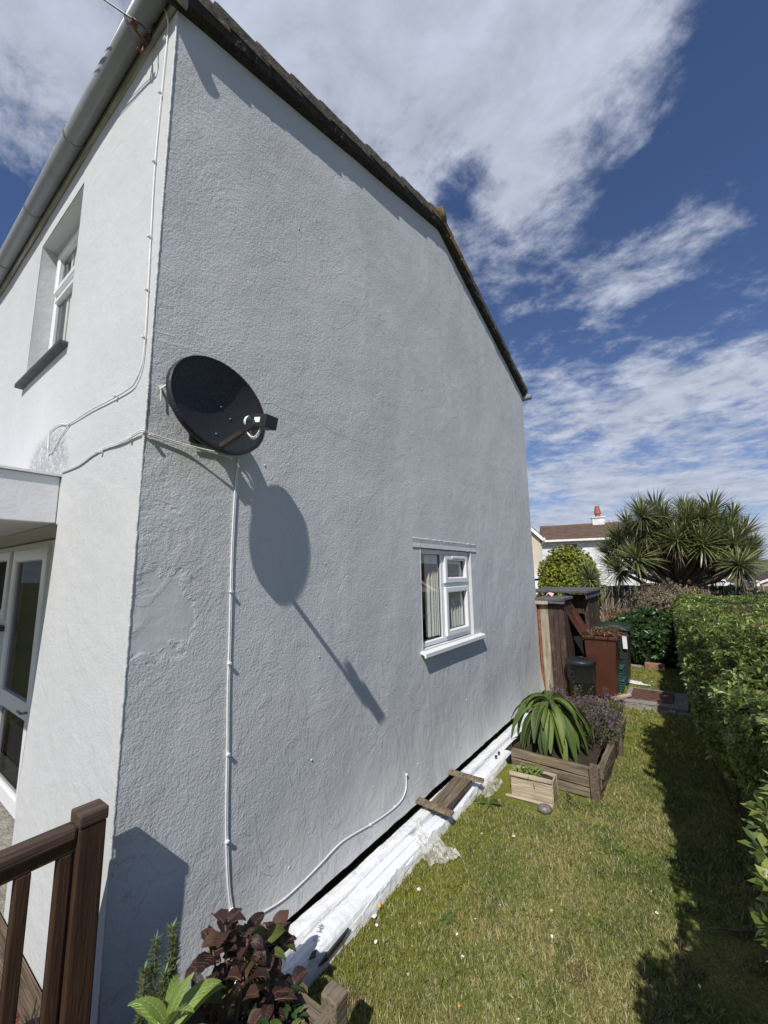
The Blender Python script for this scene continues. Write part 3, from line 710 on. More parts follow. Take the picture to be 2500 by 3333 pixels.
q = MB(); q.add(*yring(3.58, 4.64, 1.68, 2.385, .10, .262, .31)); q.build('sash', m_upvc, pw)
q = MB(); q.add([(.295, 3.67, 1.77), (.295, 4.55, 1.77), (.295, 4.55, 2.30), (.295, 3.67, 2.30)], [(3, 2, 1, 0)]); q.build('pane', m_glass_d, pw)
q = MB(); q.box(.37, .39, 3.52, 4.7, 1.6, 2.45); q.build('room', m_painted_dark, pw)  # dark sheet close behind the glass paints the room's shade
q = MB(); q.box(.20, .33, 3.54, 4.76, 1.575, 1.62, .004); q.build('slate_sill', m_slate, pw)
q = MB(); q.box(-1.15, -.004, 1.195, 5.45, 2.455, 2.765); pc = q.build('porch_canopy', m_white, house, bevel=.006)
q = MB(); q.box(-1.17, -.002, 1.175, 5.47, 2.767, 2.782); q.build('canopy_trim', m_white, pc)
q = MB(); q.lathe([(.006, 0), (.005, .004), (.001, .005)], (-.30, 1.193, 2.50), 8, (0, -1, 0)); q.build('screw', m_gasket, pc)

# ---- roof, verge, fascia, gutter
TH = math.atan2(HZ-5.44, HX); TB = math.atan2(5.40-HZ, D_-HX)
roof = MB()
def zr(x, o): return ztop(max(0, min(D_, x)))+(x*math.tan(TH) if x < 0 else (x-D_)*math.tan(TB) if x > D_ else 0)+o
def slab(o0, o1, y0, y1, xa=-.10, xb=D_+.10):
    return [(xa, zr(xa, o0)), (HX, zr(HX, o0)), (xb, zr(xb, o0)), (xb, zr(xb, o1)), (HX, zr(HX, o1)), (xa, zr(xa, o1))], y0, y1
p, y0, y1 = slab(.06, .12, -.05, 12); roof.prism(p, 1, y0, y1)
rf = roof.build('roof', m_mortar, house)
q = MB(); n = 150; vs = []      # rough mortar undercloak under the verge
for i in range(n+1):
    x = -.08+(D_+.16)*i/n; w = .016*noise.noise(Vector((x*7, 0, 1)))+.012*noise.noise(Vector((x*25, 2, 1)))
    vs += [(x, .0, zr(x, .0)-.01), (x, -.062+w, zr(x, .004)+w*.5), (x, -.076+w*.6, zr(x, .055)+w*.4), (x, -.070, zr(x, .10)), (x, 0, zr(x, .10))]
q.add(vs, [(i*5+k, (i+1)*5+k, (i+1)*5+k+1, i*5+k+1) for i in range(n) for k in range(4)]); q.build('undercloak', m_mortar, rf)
# tiles: one shared mesh per slope side, each course a stepped piece; verge column is built deeper
def tile_mesh(verge):
    q = MB(); L_, w, t = .40, .30, .022 if not verge else .085
    q.box(0, L_, 0, w, -t, 0)
    q.box(.002, L_, .02, .075, 0, .028); q.box(.002, L_, .16, .215, 0, .028)
    me = bpy.data.meshes.new('roof_tile')
    me.from_pydata(q.v, [], q.f); me.materials.append(m_verge if verge else m_tile); return me
tm, tv = tile_mesh(False), tile_mesh(True)
for side in (0, 1):
    n = 11; run = ((HX+.12)/math.cos(TH) if side == 0 else (D_-HX+.12)/math.cos(TB)); step = run/n
    for c_ in range(4):
        for i in range(n):
            o = bpy.data.objects.new('roof_tile', tv if c_ == 0 else tm); COL.objects.link(o); o.parent = rf
            s_ = i*step; y = -.083+.298*c_+random.uniform(-.004, .004)
            tilt = .085+random.uniform(-.012, .02)
            if side == 0:
                x = -.12+s_*math.cos(TH); o.location = (x, y, zr(x, .168)+random.uniform(-.004, .006)); o.rotation_euler = (0, -TH+tilt, random.uniform(-.008, .008))
            else:
                x = D_+.12-s_*math.cos(TB); o.location = (x, y+.298, zr(x, .168)+random.uniform(-.004, .004)); o.rotation_euler = (0, -TB-tilt+0, math.pi+random.uniform(-.008, .008))
                o.rotation_euler = Matrix.Rotation(math.pi, 4, 'Z').to_euler() if False else (0, TB*1.0+0, math.pi)
                o.rotation_euler = (Matrix.Rotation(-TB, 4, 'Y')@Matrix.Rotation(math.pi, 4, 'Z')@Matrix.Rotation(tilt, 4, 'Y')).to_euler()
q = MB()
for i in range(10):     # the rest of the roof as courses
    for side in (0, 1):
        pass
p, y0, y1 = slab(.12, .168, 1.12, 12.0); q.prism(p, 1, y0, y1)
for i in range(11):
    for side in (0, 1):
        if side == 0: x0 = -.12+i*(HX+.12)/11; x1 = x0+.33; q.prism([(x0, zr(x0, .16)), (x1, zr(x1, .16)), (x1, zr(x1, .185)), (x0, zr(x0, .205))], 1, 1.125, 12.02)
        else: x0 = D_+.12-i*(D_-HX+.12)/11; x1 = x0-.33; q.prism([(x1, zr(x1, .16)), (x0, zr(x0, .16)), (x0, zr(x0, .205)), (x1, zr(x1, .185))], 1, 1.125, 12.02)
tag(q.build('tile_courses', m_tile, rf), kind='stuff')
for i in range(12):
    q = MB(); y = -.09+.45*i; q.tube([(HX, y, zr(HX, .165)), (HX, y+.46, zr(HX, .168))], .10, 12); q.build('ridge_tile', m_verge, rf, True)
q = MB(); q.prism([(-.030, 5.435), (-.004, 5.435), (-.004, 5.60), (-.030, 5.60)], 1, -.052, 12.0); fa = q.build('fascia', m_fascia, house, bevel=.003)
q = MB(); q.box(-.034, .02, -.075, -.055, 5.40, 5.58, .004); q.build('fascia_end', m_fascia, house)
q = MB(); n = 14; GX, GZ, GR = -.098, 5.515, .066   # half-round gutter
out = [(GX+GR*math.cos(math.pi+math.pi*k/n), GZ+GR*1.05*math.sin(math.pi+math.pi*k/n)) for k in range(n+1)]
inn = [(GX+(GR-.005)*math.cos(math.pi+math.pi*k/n), GZ+(GR-.005)*1.05*math.sin(math.pi+math.pi*k/n)) for k in range(n+1)][::-1]
q.prism(out+inn, 1, -.115, 12.0)
q.prism([(a, c) for a, c in out], 1, -.118, -.112)
gt = q.build('gutter', m_gutter, house, True)
for yb in (.32, 1.42, 2.47, 3.53, 4.6, 5.7, 6.8, 7.9, 9, 10.1):
    q = MB(); po = [(GX+(GR+.006)*math.cos(math.pi+math.pi*k/n), GZ+(GR*1.05+.006)*math.sin(math.pi+math.pi*k/n)) for k in range(n+1)]
    pi_ = [(GX+(GR+.0005)*math.cos(math.pi+math.pi*k/n), GZ+(GR*1.05+.0005)*math.sin(math.pi+math.pi*k/n)) for k in range(n+1)][::-1]
    q.prism(po+pi_, 1, yb-.011, yb+.011); q.box(-.034, -.0305, yb-.02, yb+.02, 5.46, 5.56); q.build('gutter_bracket', m_gclip, gt)
q = MB(); q.tube([(D_+.10, -.14, 5.36), (D_+.10, 12, 5.36)], .055, 14); q.build('rear_gutter', m_gutter, house, True)
q = MB(); q.box(-1.2, D_+.05, 11.95, 12.1, -.1, 5.4); 
q = MB(); q.prism([(0, .1), (D_, .1), (D_, 5.4), (HX, HZ), (0, 5.44)], 1, 11.8, 11.99); q.build('far_gable', m_gable, house)

# ================================================================== CABLES
ws = lambda pts: pts
def cable(name, runs, label, r_=.004, mat=m_cable_w, clips=(), cat='cable', flat=1.):
    root = empty(name, runs[0][0], label, cat)
    for pts in runs:
        q = MB(); pts2 = []
        P = [Vector(p) for p in pts]
        for i in range(len(P)-1):   # catmull-rom
            a, b_, c, d = P[max(0, i-1)], P[i], P[i+1], P[min(len(P)-1, i+2)]
            for k in range(6):
                t = k/6; pts2.append(.5*((2*b_)+(c-a)*t+(2*a-5*b_+4*c-d)*t*t+(3*b_-a-3*c+d)*t**3))
        pts2.append(P[-1]); q.tube(pts2, r_, 7); q.build('cable_run', mat, root, True)
    for (x, y, z, ax) in clips:
        q = MB(); d = .013
        if ax == 'g': q.box(x-.008, x+.008, y-.013, y+.004, z-.006, z+.006, .001); q.lathe([(.004, 0), (.0035, .012), (.001, .014)], (x-.010, y, z), 7, (0, -1, 0))
        else: q.box(x-.013, x+.004, y-.008, y+.008, z-.006, z+.006, .001); q.lathe([(.004, 0), (.0035, .012), (.001, .014)], (x, y+.010, z), 7, (-1, 0, 0))
        q.build('clip', m_cable_w, root, bevel=.001)
    return root
g = lambda x, z, o=.006: (x, wallz(x, z)-o, z)
cable('dish_cable', [[(-.008, 1.17, 2.79), (-.008, .86, 2.785), (-.009, .63, 2.81), (-.009, .45, 2.812), (-.012, .25, 2.80), (-.014, .10, 2.805), (-.014, .0, 2.808), g(.02, 2.80, .010), g(.10, 2.792, .012), g(.20, 2.785, .02), (.33, -.05, 2.775), (.42, -.07, 2.768), (.455, -.05, 2.765)],
                    [(-.008, 1.17, 2.799), (-.008, .86, 2.794), (-.009, .63, 2.819), (-.009, .45, 2.821), (-.012, .25, 2.809), (-.014, .10, 2.814), (-.014, -.008, 2.816), g(.02, 2.809, .011), g(.10, 2.801, .013), g(.20, 2.794, .021), (.33, -.06, 2.782), (.40, -.09, 2.79), (.46, -.10, 2.80), (.49, -.05, 2.80)]],
      'twin pale cables running from the porch round the house corner to the satellite dish', .0036, clips=[(-.012, .12, 2.80, 'f'), (.025, -.016, 2.797, 'g'), (-.01, .5, 2.805, 'f')])
vz = [(.525, 2.80), (.512, 2.6), (.508, 2.3), (.512, 2.01), (.517, 1.75), (.521, 1.45), (.531, 1.17), (.536, .95), (.548, .72), (.568, .50), (.590, .37)]
cable('wall_cable', [[g(x, z, .006) for x, z in vz]+[g(.603, .325, .008), g(.63, .285, .012), g(.665, .268, .012), g(.72, .272, .01), g(.90, .243), g(1.06, .247), g(1.22, .262), g(1.42, .287), g(1.60, .272), g(1.75, .252), g(1.93, .238), g(2.08, .235), g(2.17, .25), g(2.235, .29), g(2.258, .35), g(2.262, .41)],
                    [g(x+.009, z, .005) for x, z in vz]],
      'white painted cable dropping down the grey gable then sweeping low toward the window', .0048, clips=[(.512, -.012, 2.01, 'g'), (.519, -.012, 1.62, 'g'), (.533, -.012, 1.15, 'g'), (.548, -.013, .72, 'g'), (.588, -.016, .385, 'g'), (.60, -.02, .31, 'g'), (.73, -.03, .272, 'g'), (1.75, -.02, .252, 'g'), (2.07, -.02, .236, 'g'), (2.262, -.016, .40, 'g')])
cable('corner_cable', [[(-.06, .22, 5.48), (-.04, .15, 5.52), (-.035, .105, 5.50), (-.03, .075, 5.44), (-.012, .085, 5.36), (-.009, .10, 5.1), (-.009, .108, 4.9), (-.009, .115, 4.6), (-.009, .112, 4.3), (-.009, .095, 4.0), (-.009, .075, 3.67), (-.009, .06, 3.34), (-.010, .07, 3.19), (-.011, .12, 3.12), (-.012, .19, 3.095), (-.012, .45, 3.10), (-.012, .75, 3.115), (-.010, 1.12, 3.12), (-.010, 1.30, 3.16), (-.009, 1.46, 3.165), (-.008, 1.545, 3.14), (-.008, 1.53, 3.02)],
                      [(-.011, 1.10, 3.12), (-.009, 1.28, 3.06), (-.008, 1.42, 2.99), (-.007, 1.53, 2.985)]],
      'thin pale cable clipped down the sunlit front wall beside the house corner', .0040, clips=[(-.012, .11, 4.92, 'f'), (-.012, .114, 4.45, 'f'), (-.012, .092, 3.95, 'f'), (-.012, .072, 3.62, 'f'), (-.012, .062, 3.34, 'f'), (-.012, .10, 5.3, 'f'), (-.012, .36, 3.10, 'f')])
# overhead service line and its rusty hook
br = empty('cable_hook', (-.03, .22, 5.46), 'rusty iron hook under the gutter holding the overhead cable', 'bracket')
q = MB(); q.tube([(-.030, .30, 5.46), (-.06, .27, 5.36), (-.14, .22, 5.33), (-.165, .20, 5.36)], .009, 8); q.tube([(-.06, .27, 5.36), (-.07, .28, 5.30), (-.10, .26, 5.27)], .008, 8)
q.box(-.05, -.031, .26, .34, 5.43, 5.53, .006); q.build('hook', m_rust, br, True)
q = MB(); q.lathe([(.012, -.02), (.022, -.01), (.016, 0), (.022, .01), (.012, .02)], (-.15, .21, 5.34), 10, (1, .3, 0)); q.build('insulator', m_rust, br, True)
def sag(a, c, s_, n=14): return [tuple(Vector(a).lerp(Vector(c), i/n)+Vector((0, 0, -s_*4*(i/n)*(1-i/n)))) for i in range(n+1)]
cable('overhead_cable', [sag((-.165, .20, 5.35), (-3.5, 5.7, 11.6), .10), [(-.165, .20, 5.355), (-.155, .17, 5.32), (-.12, .16, 5.315), (-.085, .18, 5.34), (-.05, .20, 5.42), (-.045, .20, 5.5), (-.04, .14, 5.52)]],
      'black overhead cable swooping down to the eaves at the top left', .0065, m_cable_b, cat='cable')
cable('overhead_wire', [sag((-.165, .22, 5.38), (-3.5, 6.0, 11.7), .05), sag((-.16, .18, 5.33), (-3.5, 5.5, 11.5), .16)], 'thin pale wires strung beside the black overhead cable', .003, m_cable_w, cat='wire')

# ================================================================== SATELLITE DISH
dish = empty('satellite_dish', (.30, 0, 2.95), 'dark oval mesh satellite dish on the grey gable near the house corner', 'satellite dish')
C0 = Vector((.272, -.240, 2.975)); nn = Vector((.135, -.987, .089)).normalized(); rr_ = Vector((.991, .132, -.034)).normalized()
uu_ = nn.cross(rr_).normalized(); uu_ = uu_ if uu_.z > 0 else -uu_
AX, BZ, DP = .293, .245, .058
def dpt(rad, a, k=0.): return C0+rr_*(AX*rad*math.cos(a))+uu_*(BZ*rad*math.sin(a))-nn*(DP*(1-rad*rad)+k)
q = MB(); nr, na = 14, 56; vs = [dpt(0, 0)]
for i in range(1, nr+1):
    for k in range(na): vs.append(dpt(i/nr, 2*math.pi*k/na))
fs = [(0, 1+k, 1+(k+1) % na) for k in range(na)]+[(1+(i-1)*na+k, 1+i*na+k, 1+i*na+(k+1) % na, 1+(i-1)*na+(k+1) % na) for i in range(1, nr) for k in range(na)]
o = len(vs)
for rad, k_ in ((1.018, .002), (1.03, .012), (1.028, .028), (1.00, .036)):
    for k in range(na): vs.append(dpt(rad, 2*math.pi*k/na, k_+DP*(rad*rad-1)))
e = 1+(nr-1)*na
for lv in range(4):
    a0 = e if lv == 0 else o+(lv-1)*na
    fs += [(a0+k, o+lv*na+k, o+lv*na+(k+1) % na, a0+(k+1) % na) for k in range(na)]
q.add(vs, fs); refl = q.build('reflector', m_dish, dish, True)
md = refl.modifiers.new('thick', 'SOLIDIFY'); md.thickness = .002; md.offset = -1
q = MB(); q.tube([dpt(1.012, 2*math.pi*k/64, -.001) for k in range(65)], .0022, 6, False); q.build('rim', m_dishrim, refl, True)
q = MB()
for (x_, y_) in ((.30, -.10), (-.05, -.62), (.10, .10)):
    p = C0+rr_*AX*x_+uu_*BZ*y_-nn*(DP*(1-x_*x_-y_*y_))+nn*.002; q.lathe([(.007, 0), (.006, .003), (.001, .005)], p, 8, nn)
q.build('bolt', m_steel, refl, True)
arm0 = dpt(.93, R(-93), -.012); LN = Vector((.250, -.500, 2.790))
q = MB(); d = (LN-arm0).normalized(); sd_ = d.cross(Vector((0, 0, 1))).normalized(); up_ = sd_.cross(d)
def bar(q, a, c, w, h):
    a, c = Vector(a), Vector(c); d = (c-a).normalized(); s_ = d.cross(Vector((0, 0, 1))).normalized(); u_ = s_.cross(d)
    vs = [p+s_*i*w+u_*j*h for p in (a, c) for i, j in ((-1, -1), (1, -1), (1, 1), (-1, 1))]
    q.add(vs, [(3, 2, 1, 0), (4, 5, 6, 7), (0, 1, 5, 4), (1, 2, 6, 5), (2, 3, 7, 6), (3, 0, 4, 7)])
bar(q, arm0, LN, .0115, .0125); q.build('arm', m_rust if False else plain('weathered_arm', (.038, .030, .026), .6, .5, 18, .003), dish, bevel=.002)
q = MB(); bar(q, LN-d*.04, LN+d*.055, .017, .017); q.build('arm_end', m_lnb, dish, bevel=.003)
FA = (Vector((.285, -.630, 2.800))-Vector((.275, -.455, 2.838))).normalized(); F0 = Vector((.275, -.455, 2.838))
q = MB(); q.lathe([(.001, 0), (.028, .001), (.030, .004), (.030, .016), (.020, .017)], F0, 22, FA); lnb_root = None
lb = MB(); lb.lathe([(.020, 0), (.031, .002), (.031, .012), (.025, .014), (.029, .019), (.029, .026), (.022, .030), (.022, .05)], F0+FA*.017, 22, FA)
sx_ = FA.cross(Vector((0, 0, 1))).normalized(); uz_ = sx_.cross(FA)
def obox(q, c, hx, hy, hz):   # box oriented to the LNB axis
    vs = [c+sx_*i*hx+FA*j*hy+uz_*k*hz for k in (-1, 1) for i, j in ((-1, -1), (1, -1), (1, 1), (-1, 1))]
    q.add(vs, [(0, 3, 2, 1), (4, 5, 6, 7), (0, 1, 5, 4), (1, 2, 6, 5), (2, 3, 7, 6), (3, 0, 4, 7)])
obox(lb, F0+FA*.115-uz_*.002, .036, .055, .030); lnb = lb.build('receiver', m_lnb, dish, bevel=.003)
q.build('cap', m_lnbcap, lnb, True)
q2 = MB(); obox(q2, F0+FA*.105+uz_*.0285, .018, .020, .0004); obox(q2, F0+FA*.11+sx_*(.0365 if sx_.y < 0 else -.0365), .0004, .020, .012); q2.build('label_plate', m_label, lnb)
q = MB()
for i, (dx, l) in enumerate(((-.016, .05), (-.006, .06), (.006, .07), (.017, .06))):
    a = F0+FA*(.085+.012*i)+sx_*dx-uz_*.028; z0 = LN-d*.01+sx_*dx*.5+Vector((0, 0, -.008))
    m1 = a.lerp(z0, .35)+Vector((0, 0, -l*1.25)); m2 = a.lerp(z0, .8)+Vector((0, 0, -l*.65)); P = []
    for k in range(11):
        t = k/10; P.append(a*(1-t)**3+m1*3*t*(1-t)**2+m2*3*t*t*(1-t)+z0*t**3)
    q.tube(P, .0036, 6)
q.build('coax_loop', m_cable_w, lnb, True)
q = MB(); q.tube([LN-d*.03+Vector((0, 0, -.015)), LN-d*.005+Vector((.006, 0, -.020)), LN+d*.02+Vector((0, 0, -.012))], .0045, 6); q.build('copper_tail', m_copper, lnb, True)
# pressed-steel wall bracket behind the dish
cheek = [(-.002, 3.02), (-.03, 3.05), (-.09, 3.04), (-.115, 3.0), (-.13, 2.93), (-.115, 2.86), (-.10, 2.85), (-.07, 2.90), (-.04, 2.86), (-.02, 2.80), (-.002, 2.79)]
q = MB()
cheek = [(a_*1.15, b__+.05) for a_, b__ in cheek]
for x in (.235, .400): q.prism(cheek, 0, x, x+.004)
q.box(.22, .42, -.010, -.004, 2.82, 3.10); q.box(.235, .404, -.152, -.148, 2.93, 3.07)
for zz_ in (2.88, 2.98): q.tube([(.40, -.03, zz_), (.46, -.05, zz_-.02), (.47, -.09, zz_-.05)], .009, 6)
q.tube([(.30, -.012, 2.96), (.29, -.17, 2.975)], .022, 10); q.build('wall_bracket', m_lnb, dish, bevel=.0015)
q = MB(); q.box(.052, .060, -.085, -.005, 3.055, 3.065, .001); q.box(.05, .14, -.09, -.082, 3.02, 3.03); q.tube([(.055, 0, 3.07), (.055, -.03, 3.07)], .006, 8); q.tube([(.057, -.012, 3.075), (.057, -.016, 2.99)], .003, 6)
q.build('stay_hook', m_cable_w, dish)

# ================================================================== DECK AND RAILING
deck = empty('deck', (-1.2, 1.2, .13), 'low brown timber deck outside the front door, boards run along the wall', 'deck')
x = -.006-.118
while x > -2.6:
    q = MB(); q.box(x, x+.113, -.16, 5.6, .105, .128, .001)
    for gk in range(5): q.box(x+.010+gk*.021, x+.020+gk*.021, -.158, 5.59, .128, .1315)
    q.build('deck_board', m_deck, deck); x -= .119
q = MB(); q.box(-2.6, -.02, -.195, -.165, -.02, .10); q.box(-2.6, -.02, 5.6, 5.63, -.02, .10); q.build('skirting', m_rail, deck)
rail = empty('deck_railing', (-.13, -.12, 0), 'dark brown timber railing with square post, handrail and balusters', 'railing')
def post(x0, x1, y0, y1, zt):
    q = MB(); q.box(x0, x1, y0, y1, -.02, zt-.048); p = q.build('post', m_rail, rail, bevel=.006)
    q = MB(); q.box(x0-.004, x1+.004, y0-.004, y1+.004, zt-.047, zt); q.build('post_cap', m_railh, p, bevel=.007)
post(-.182, -.092, -.165, -.073, 1.212); post(-2.05, -1.96, -.165, -.073, 1.212)
q = MB(); q.box(-1.96, -.182, -.155, -.085, 1.128, 1.178); q.build('handrail', m_railh, rail, bevel=.012)
q = MB(); q.box(-1.96, -.182, -.140, -.100, 1.085, 1.128); q.build('top_rail', m_rail, rail, bevel=.003)
q = MB(); q.box(-1.96, -.182, -.14, -.10, .19, .25); q.build('bottom_rail', m_rail, rail, bevel=.003)
x = -.232
while x > -1.93:
    q = MB(); q.box(x, x+.042, -.141, -.099, .25, 1.085); q.build('baluster', m_rail, rail, bevel=.005); x -= .118
# spiky plant in a pot on the deck, only its tip shows at the left edge
sp = empty('spiky_pot_plant', (-.23, .38, .13), 'spiky green plant on the deck behind the railing at the far left edge', 'plant')
q = MB(); q.lathe([(.05, 0), (.07, .13), (.075, .14), (.06, .13)], (-.23, .38, .13), 16); q.build('pot', m_terra, sp, True)
for i in range(26):
    a = random.uniform(0, 6.28); e_ = random.uniform(.6, 1.4)
    q = MB(); q.leaf((-.23, .38, .26), (math.cos(a)*math.cos(e_), math.sin(a)*math.cos(e_), math.sin(e_)), (0, 0, 1), random.uniform(.16, .26), .014, .4, 4); q.build('leaf', m_echium, sp)

# ================================================================== WRAPPED TRIM BUNDLE, OFFCUT, FILM
bundle = empty('wrapped_trim_bundle', (2.5, -.17, 0), 'long bundle of white plastic trims in torn wrapping, lying at the foot of the gable', 'building materials')
def loft(name, x0, x1, prof, mat, par, n=160, amp=.008, fr_=5., tail=True, ends=True):
    q = MB(); vs = []; k = len(prof(x0) if callable(prof) else prof)
    for i in range(n+1):
        x = x0+(x1-x0)*i/n; sc_ = 1.
        pr = prof(x) if callable(prof) else prof
        for j, (y, z) in enumerate(pr):
            a = amp*noise.noise(Vector((x*fr_, j*1.7, 1)))+amp*.6*noise.noise(Vector((x*fr_*3.3, j*2.1, 7)))
            vs.append((x+a*.5, y+a*.6, max(.0, z+a)))
    q.add(vs, [(i*k+j, (i+1)*k+j, (i+1)*k+j+1, i*k+j+1) for i in range(n) for j in range(k-1)])
    if ends: q.add([vs[j] for j in range(k)], [tuple(range(k))]); q.add([vs[n*k+j] for j in range(k)], [tuple(range(k))[::-1]])
    return q.build(name, mat, par)
def P1(x):
    t = max(0, (1.4-x)/.8); o = 0 if x < 3.3 else (x-3.3)*.012
    return [(-.050, .0), (-.052, .075+.035*t), (-.062, .087+.035*t), (-.11, .094+.03*t), (-.148, .093+.02*t), (-.156, .082), (-.160, .055), (-.172, .02), (-.176, 0)]
loft('trim_pack', .64, 5.3, P1, m_wrap, bundle, 340, .0038)
def P2_(x): return [(-.18, .02), (-.185, .090), (-.195, .105), (-.225, .108), (-.26, .106), (-.285, .096), (-.30, .08), (-.315, .045), (-.322, .0)]
loft('trim_pack', .66, 1.42, P2_, m_wrap, bundle, 90, .006)
loft('trim_pack', 3.22, 5.25, lambda x: [(-.19, .02), (-.195, .078), (-.205, .086), (-.24, .09), (-.275, .084), (-.30, .075), (-.318, .05), (-.325, 0)], m_wrap, bundle, 130, .005)
q = MB(); q.prism([(-.187, .015), (-.187, .110), (-.250, .112), (-.253, .098), (-.272, .098), (-.302, .078), (-.302, .065), (-.302, .015)], 0, 1.40, 2.02); q.build('trim_length', m_trim, bundle, bevel=.003)
q = MB(); q.prism([(-.195, .015), (-.195, .074), (-.245, .076), (-.248, .064), (-.267, .064), (-.302, .052), (-.302, .015)], 0, 2.022, 3.24); q.build('trim_length', m_trim, bundle, bevel=.003)
loft('torn_wrap', 1.20, 3.3, lambda x: [(-.300, .062), (-.309, .072+.01*math.sin(x*9)), (-.318, .04), (-.325, .0)], m_wrap, bundle, 150, .016, 8, ends=False)
loft('torn_wrap', .55, .75, lambda x: [(-.08, .05), (-.10, .12), (-.15, .11), (-.20, .13), (-.27, .11), (-.32, .05), (-.33, 0)], m_wrap, bundle, 20, .03, 8, ends=False)
# soiled tear exposing dark inside
q = MB(); q.prism([(.92, .050), (1.00, .066), (1.16, .078), (1.10, .050), (.98, .036)], 1, -.330, -.318); q.build('wrap_tear', m_gasket, bundle)
for (x_, y_, z_) in ((3.66, -.26, .116), (3.76, -.255, .118), (.90, -.30, .10)):
    q = MB(); q.prism([(x_-.03, y_), (x_, y_-.02), (x_+.035, y_+.005), (x_+.01, y_+.016)], 2, z_, z_+.005); q.build('wrap_tear', m_gasket, bundle)
tcu = bpy.data.curves.new('printed_text', 'FONT'); tcu.body = '4M 13'; tcu.size = .045; tcu.extrude = .0004
to_ = bpy.data.objects.new('tmp_text', tcu); COL.objects.link(to_); bpy.context.view_layer.update()
tme = bpy.data.meshes.new_from_object(to_.evaluated_get(bpy.context.evaluated_depsgraph_get())); bpy.data.objects.remove(to_); tme.materials.clear(); tme.materials.append(m_ink)
to = bpy.data.objects.new('printed_text', tme); COL.objects.link(to); to.parent = bundle
to.location = Vector((1.05, -.20, .116))-Vector(bundle.location); to.rotation_euler = (0, 0, R(205))

off = empty('timber_offcut', (2.7, -.2, .098), 'grey timber offcut with two cross battens resting on the white bundle', 'wood')
q = MB(); vs = MB(); q.box(-.30, .32, -.085, .075, .0, .045, .004); pk = q.build('plank', m_sleeper, None, bevel=.003, org=(0, 0, 0)); pk.parent = off; pk.location = (0, 0, .0); pk.rotation_euler = (0, 0, R(3))
for (xx, ln) in ((-.315, .185), (.30, .19)):
    q = MB(); q.box(-.032, .032, -ln, ln-.02, .0, .022, .006); o2 = q.build('batten', m_sleeper_y, None, bevel=.003, org=(0, 0, 0)); o2.parent = off; o2.location = (xx, -.0, .047); o2.rotation_euler = (0, 0, R(random.uniform(-7, 7)))
q = MB(); q.box(-.33, -.27, -.11, .08, -.004, .0, .002); 
def crumple(name, pts, amp, mat, n=16):
    """crumpled sheet: grid over a quad of corner points, displaced"""
    q = MB(); A, B, C_, D2 = [Vector(p) for p in pts]; vs = []
    for i in range(n+1):
        for j in range(n+1):
            s_, t = i/n, j/n; p = (A*(1-s_)*(1-t)+B*s_*(1-t)+C_*s_*t+D2*(1-s_)*t)
            e_ = 1; h = abs(noise.noise(Vector((s_*5, t*5, amp*90))))+.5*abs(noise.noise(Vector((s_*13, t*13, 3))))
            vs.append((p.x+amp*.3*noise.noise(Vector((s_*7, t*7, 5))), p.y+amp*.3*noise.noise(Vector((s_*7, t*7, 9))), p.z+amp*h+.003))
    q.add(vs, [(i*(n+1)+j, (i+1)*(n+1)+j, (i+1)*(n+1)+j+1, i*(n+1)+j+1) for i in range(n) for j in range(n)])
    return q.build(name, mat)
tag(crumple('plastic_film', [(2.14, -.19, .12), (1.95, -.29, .09), (1.92, -.42, .015), (2.16, -.58, .005)], .05, m_film, 26), 'crumpled clear plastic film spilling off the white bundle onto the grass', 'plastic')
tag(crumple('plastic_film', [(3.02, -.33, .03), (3.35, -.33, .04), (3.38, -.44, .0), (3.0, -.44, .0)], .05, m_film, 18), 'grey clear plastic film bunched between the bundle and the small box planter', 'plastic')
tag(crumple('plastic_film', [(.60, -.05, .10), (.78, -.05, .16), (.74, -.28, .14), (.56, -.30, .04)], .05, m_film, 16), 'pale plastic film bunched at the near end of the white bundle', 'plastic')

# ================================================================== PLANTERS
def board(par, name, c, size, rot=0, mat=m_sleeper, jit=.004, tilt=0.):
    q = MB(); hx, hy, hz = (s_/2 for s_ in size); n = max(2, int(size[0]/.12))
    vs = []
    for i in range(n+1):
        x = -hx+2*hx*i/n
        for (y, z) in ((-hy, -hz), (hy, -hz), (hy, hz), (-hy, hz)): vs.append((x+random.uniform(-jit, jit), y+random.uniform(-jit, jit), z+random.uniform(-jit, jit)))
    q.add(vs, [(0, 1, 2, 3), (n*4+3, n*4+2, n*4+1, n*4)]+[(i*4+k, (i+1)*4+k, (i+1)*4+(k+1) % 4, i*4+(k+1) % 4) for i in range(n) for k in range(4)])
    o = q.build(name, mat, None, bevel=.006, org=(0, 0, 0)); o.parent = par; o.location = Vector(c)-Vector(par.location); o.rotation_euler = (tilt, 0, rot); return o
pl = empty('sleeper_planter', (4.6, -.65, 0), 'long weathered sleeper planter against the house, full of flowers', 'planter')
for k, h in enumerate((.09, .09, .09)):
    z = .045+.091*k
    board(pl, 'board', (3.60, -.84, z), (.76, .045, h-.008), R(90)-.02, m_sleeper_y)
    board(pl, 'board', (4.44, -1.265-.018*k, z), (1.72, .06, h-.008), -.012, m_sleeper)
board(pl, 'corner_block', (3.585, -1.245, .145), (.10, .085, .29), 0, m_sleeper, .008)
board(pl, 'corner_block', (4.75, -1.325, .135), (.08, .05, .26), 0, m_sleeper, .006)
board(pl, 'board', (5.32, -.65, .13), (1.2, .05, .26), R(90), m_sleeper_y)
q = MB(); n = 22; vs = [(3.63+1.68*i/n, -1.22+.85*j/n, .22+.03*nz2(i*.5, j*.5)) for i in range(n+1) for j in range(n+1)]
q.add(vs, [(i*(n+1)+j, (i+1)*(n+1)+j, (i+1)*(n+1)+j+1, i*(n+1)+j+1) for i in range(n) for j in range(n)]); q.build('soil', m_soil, pl)
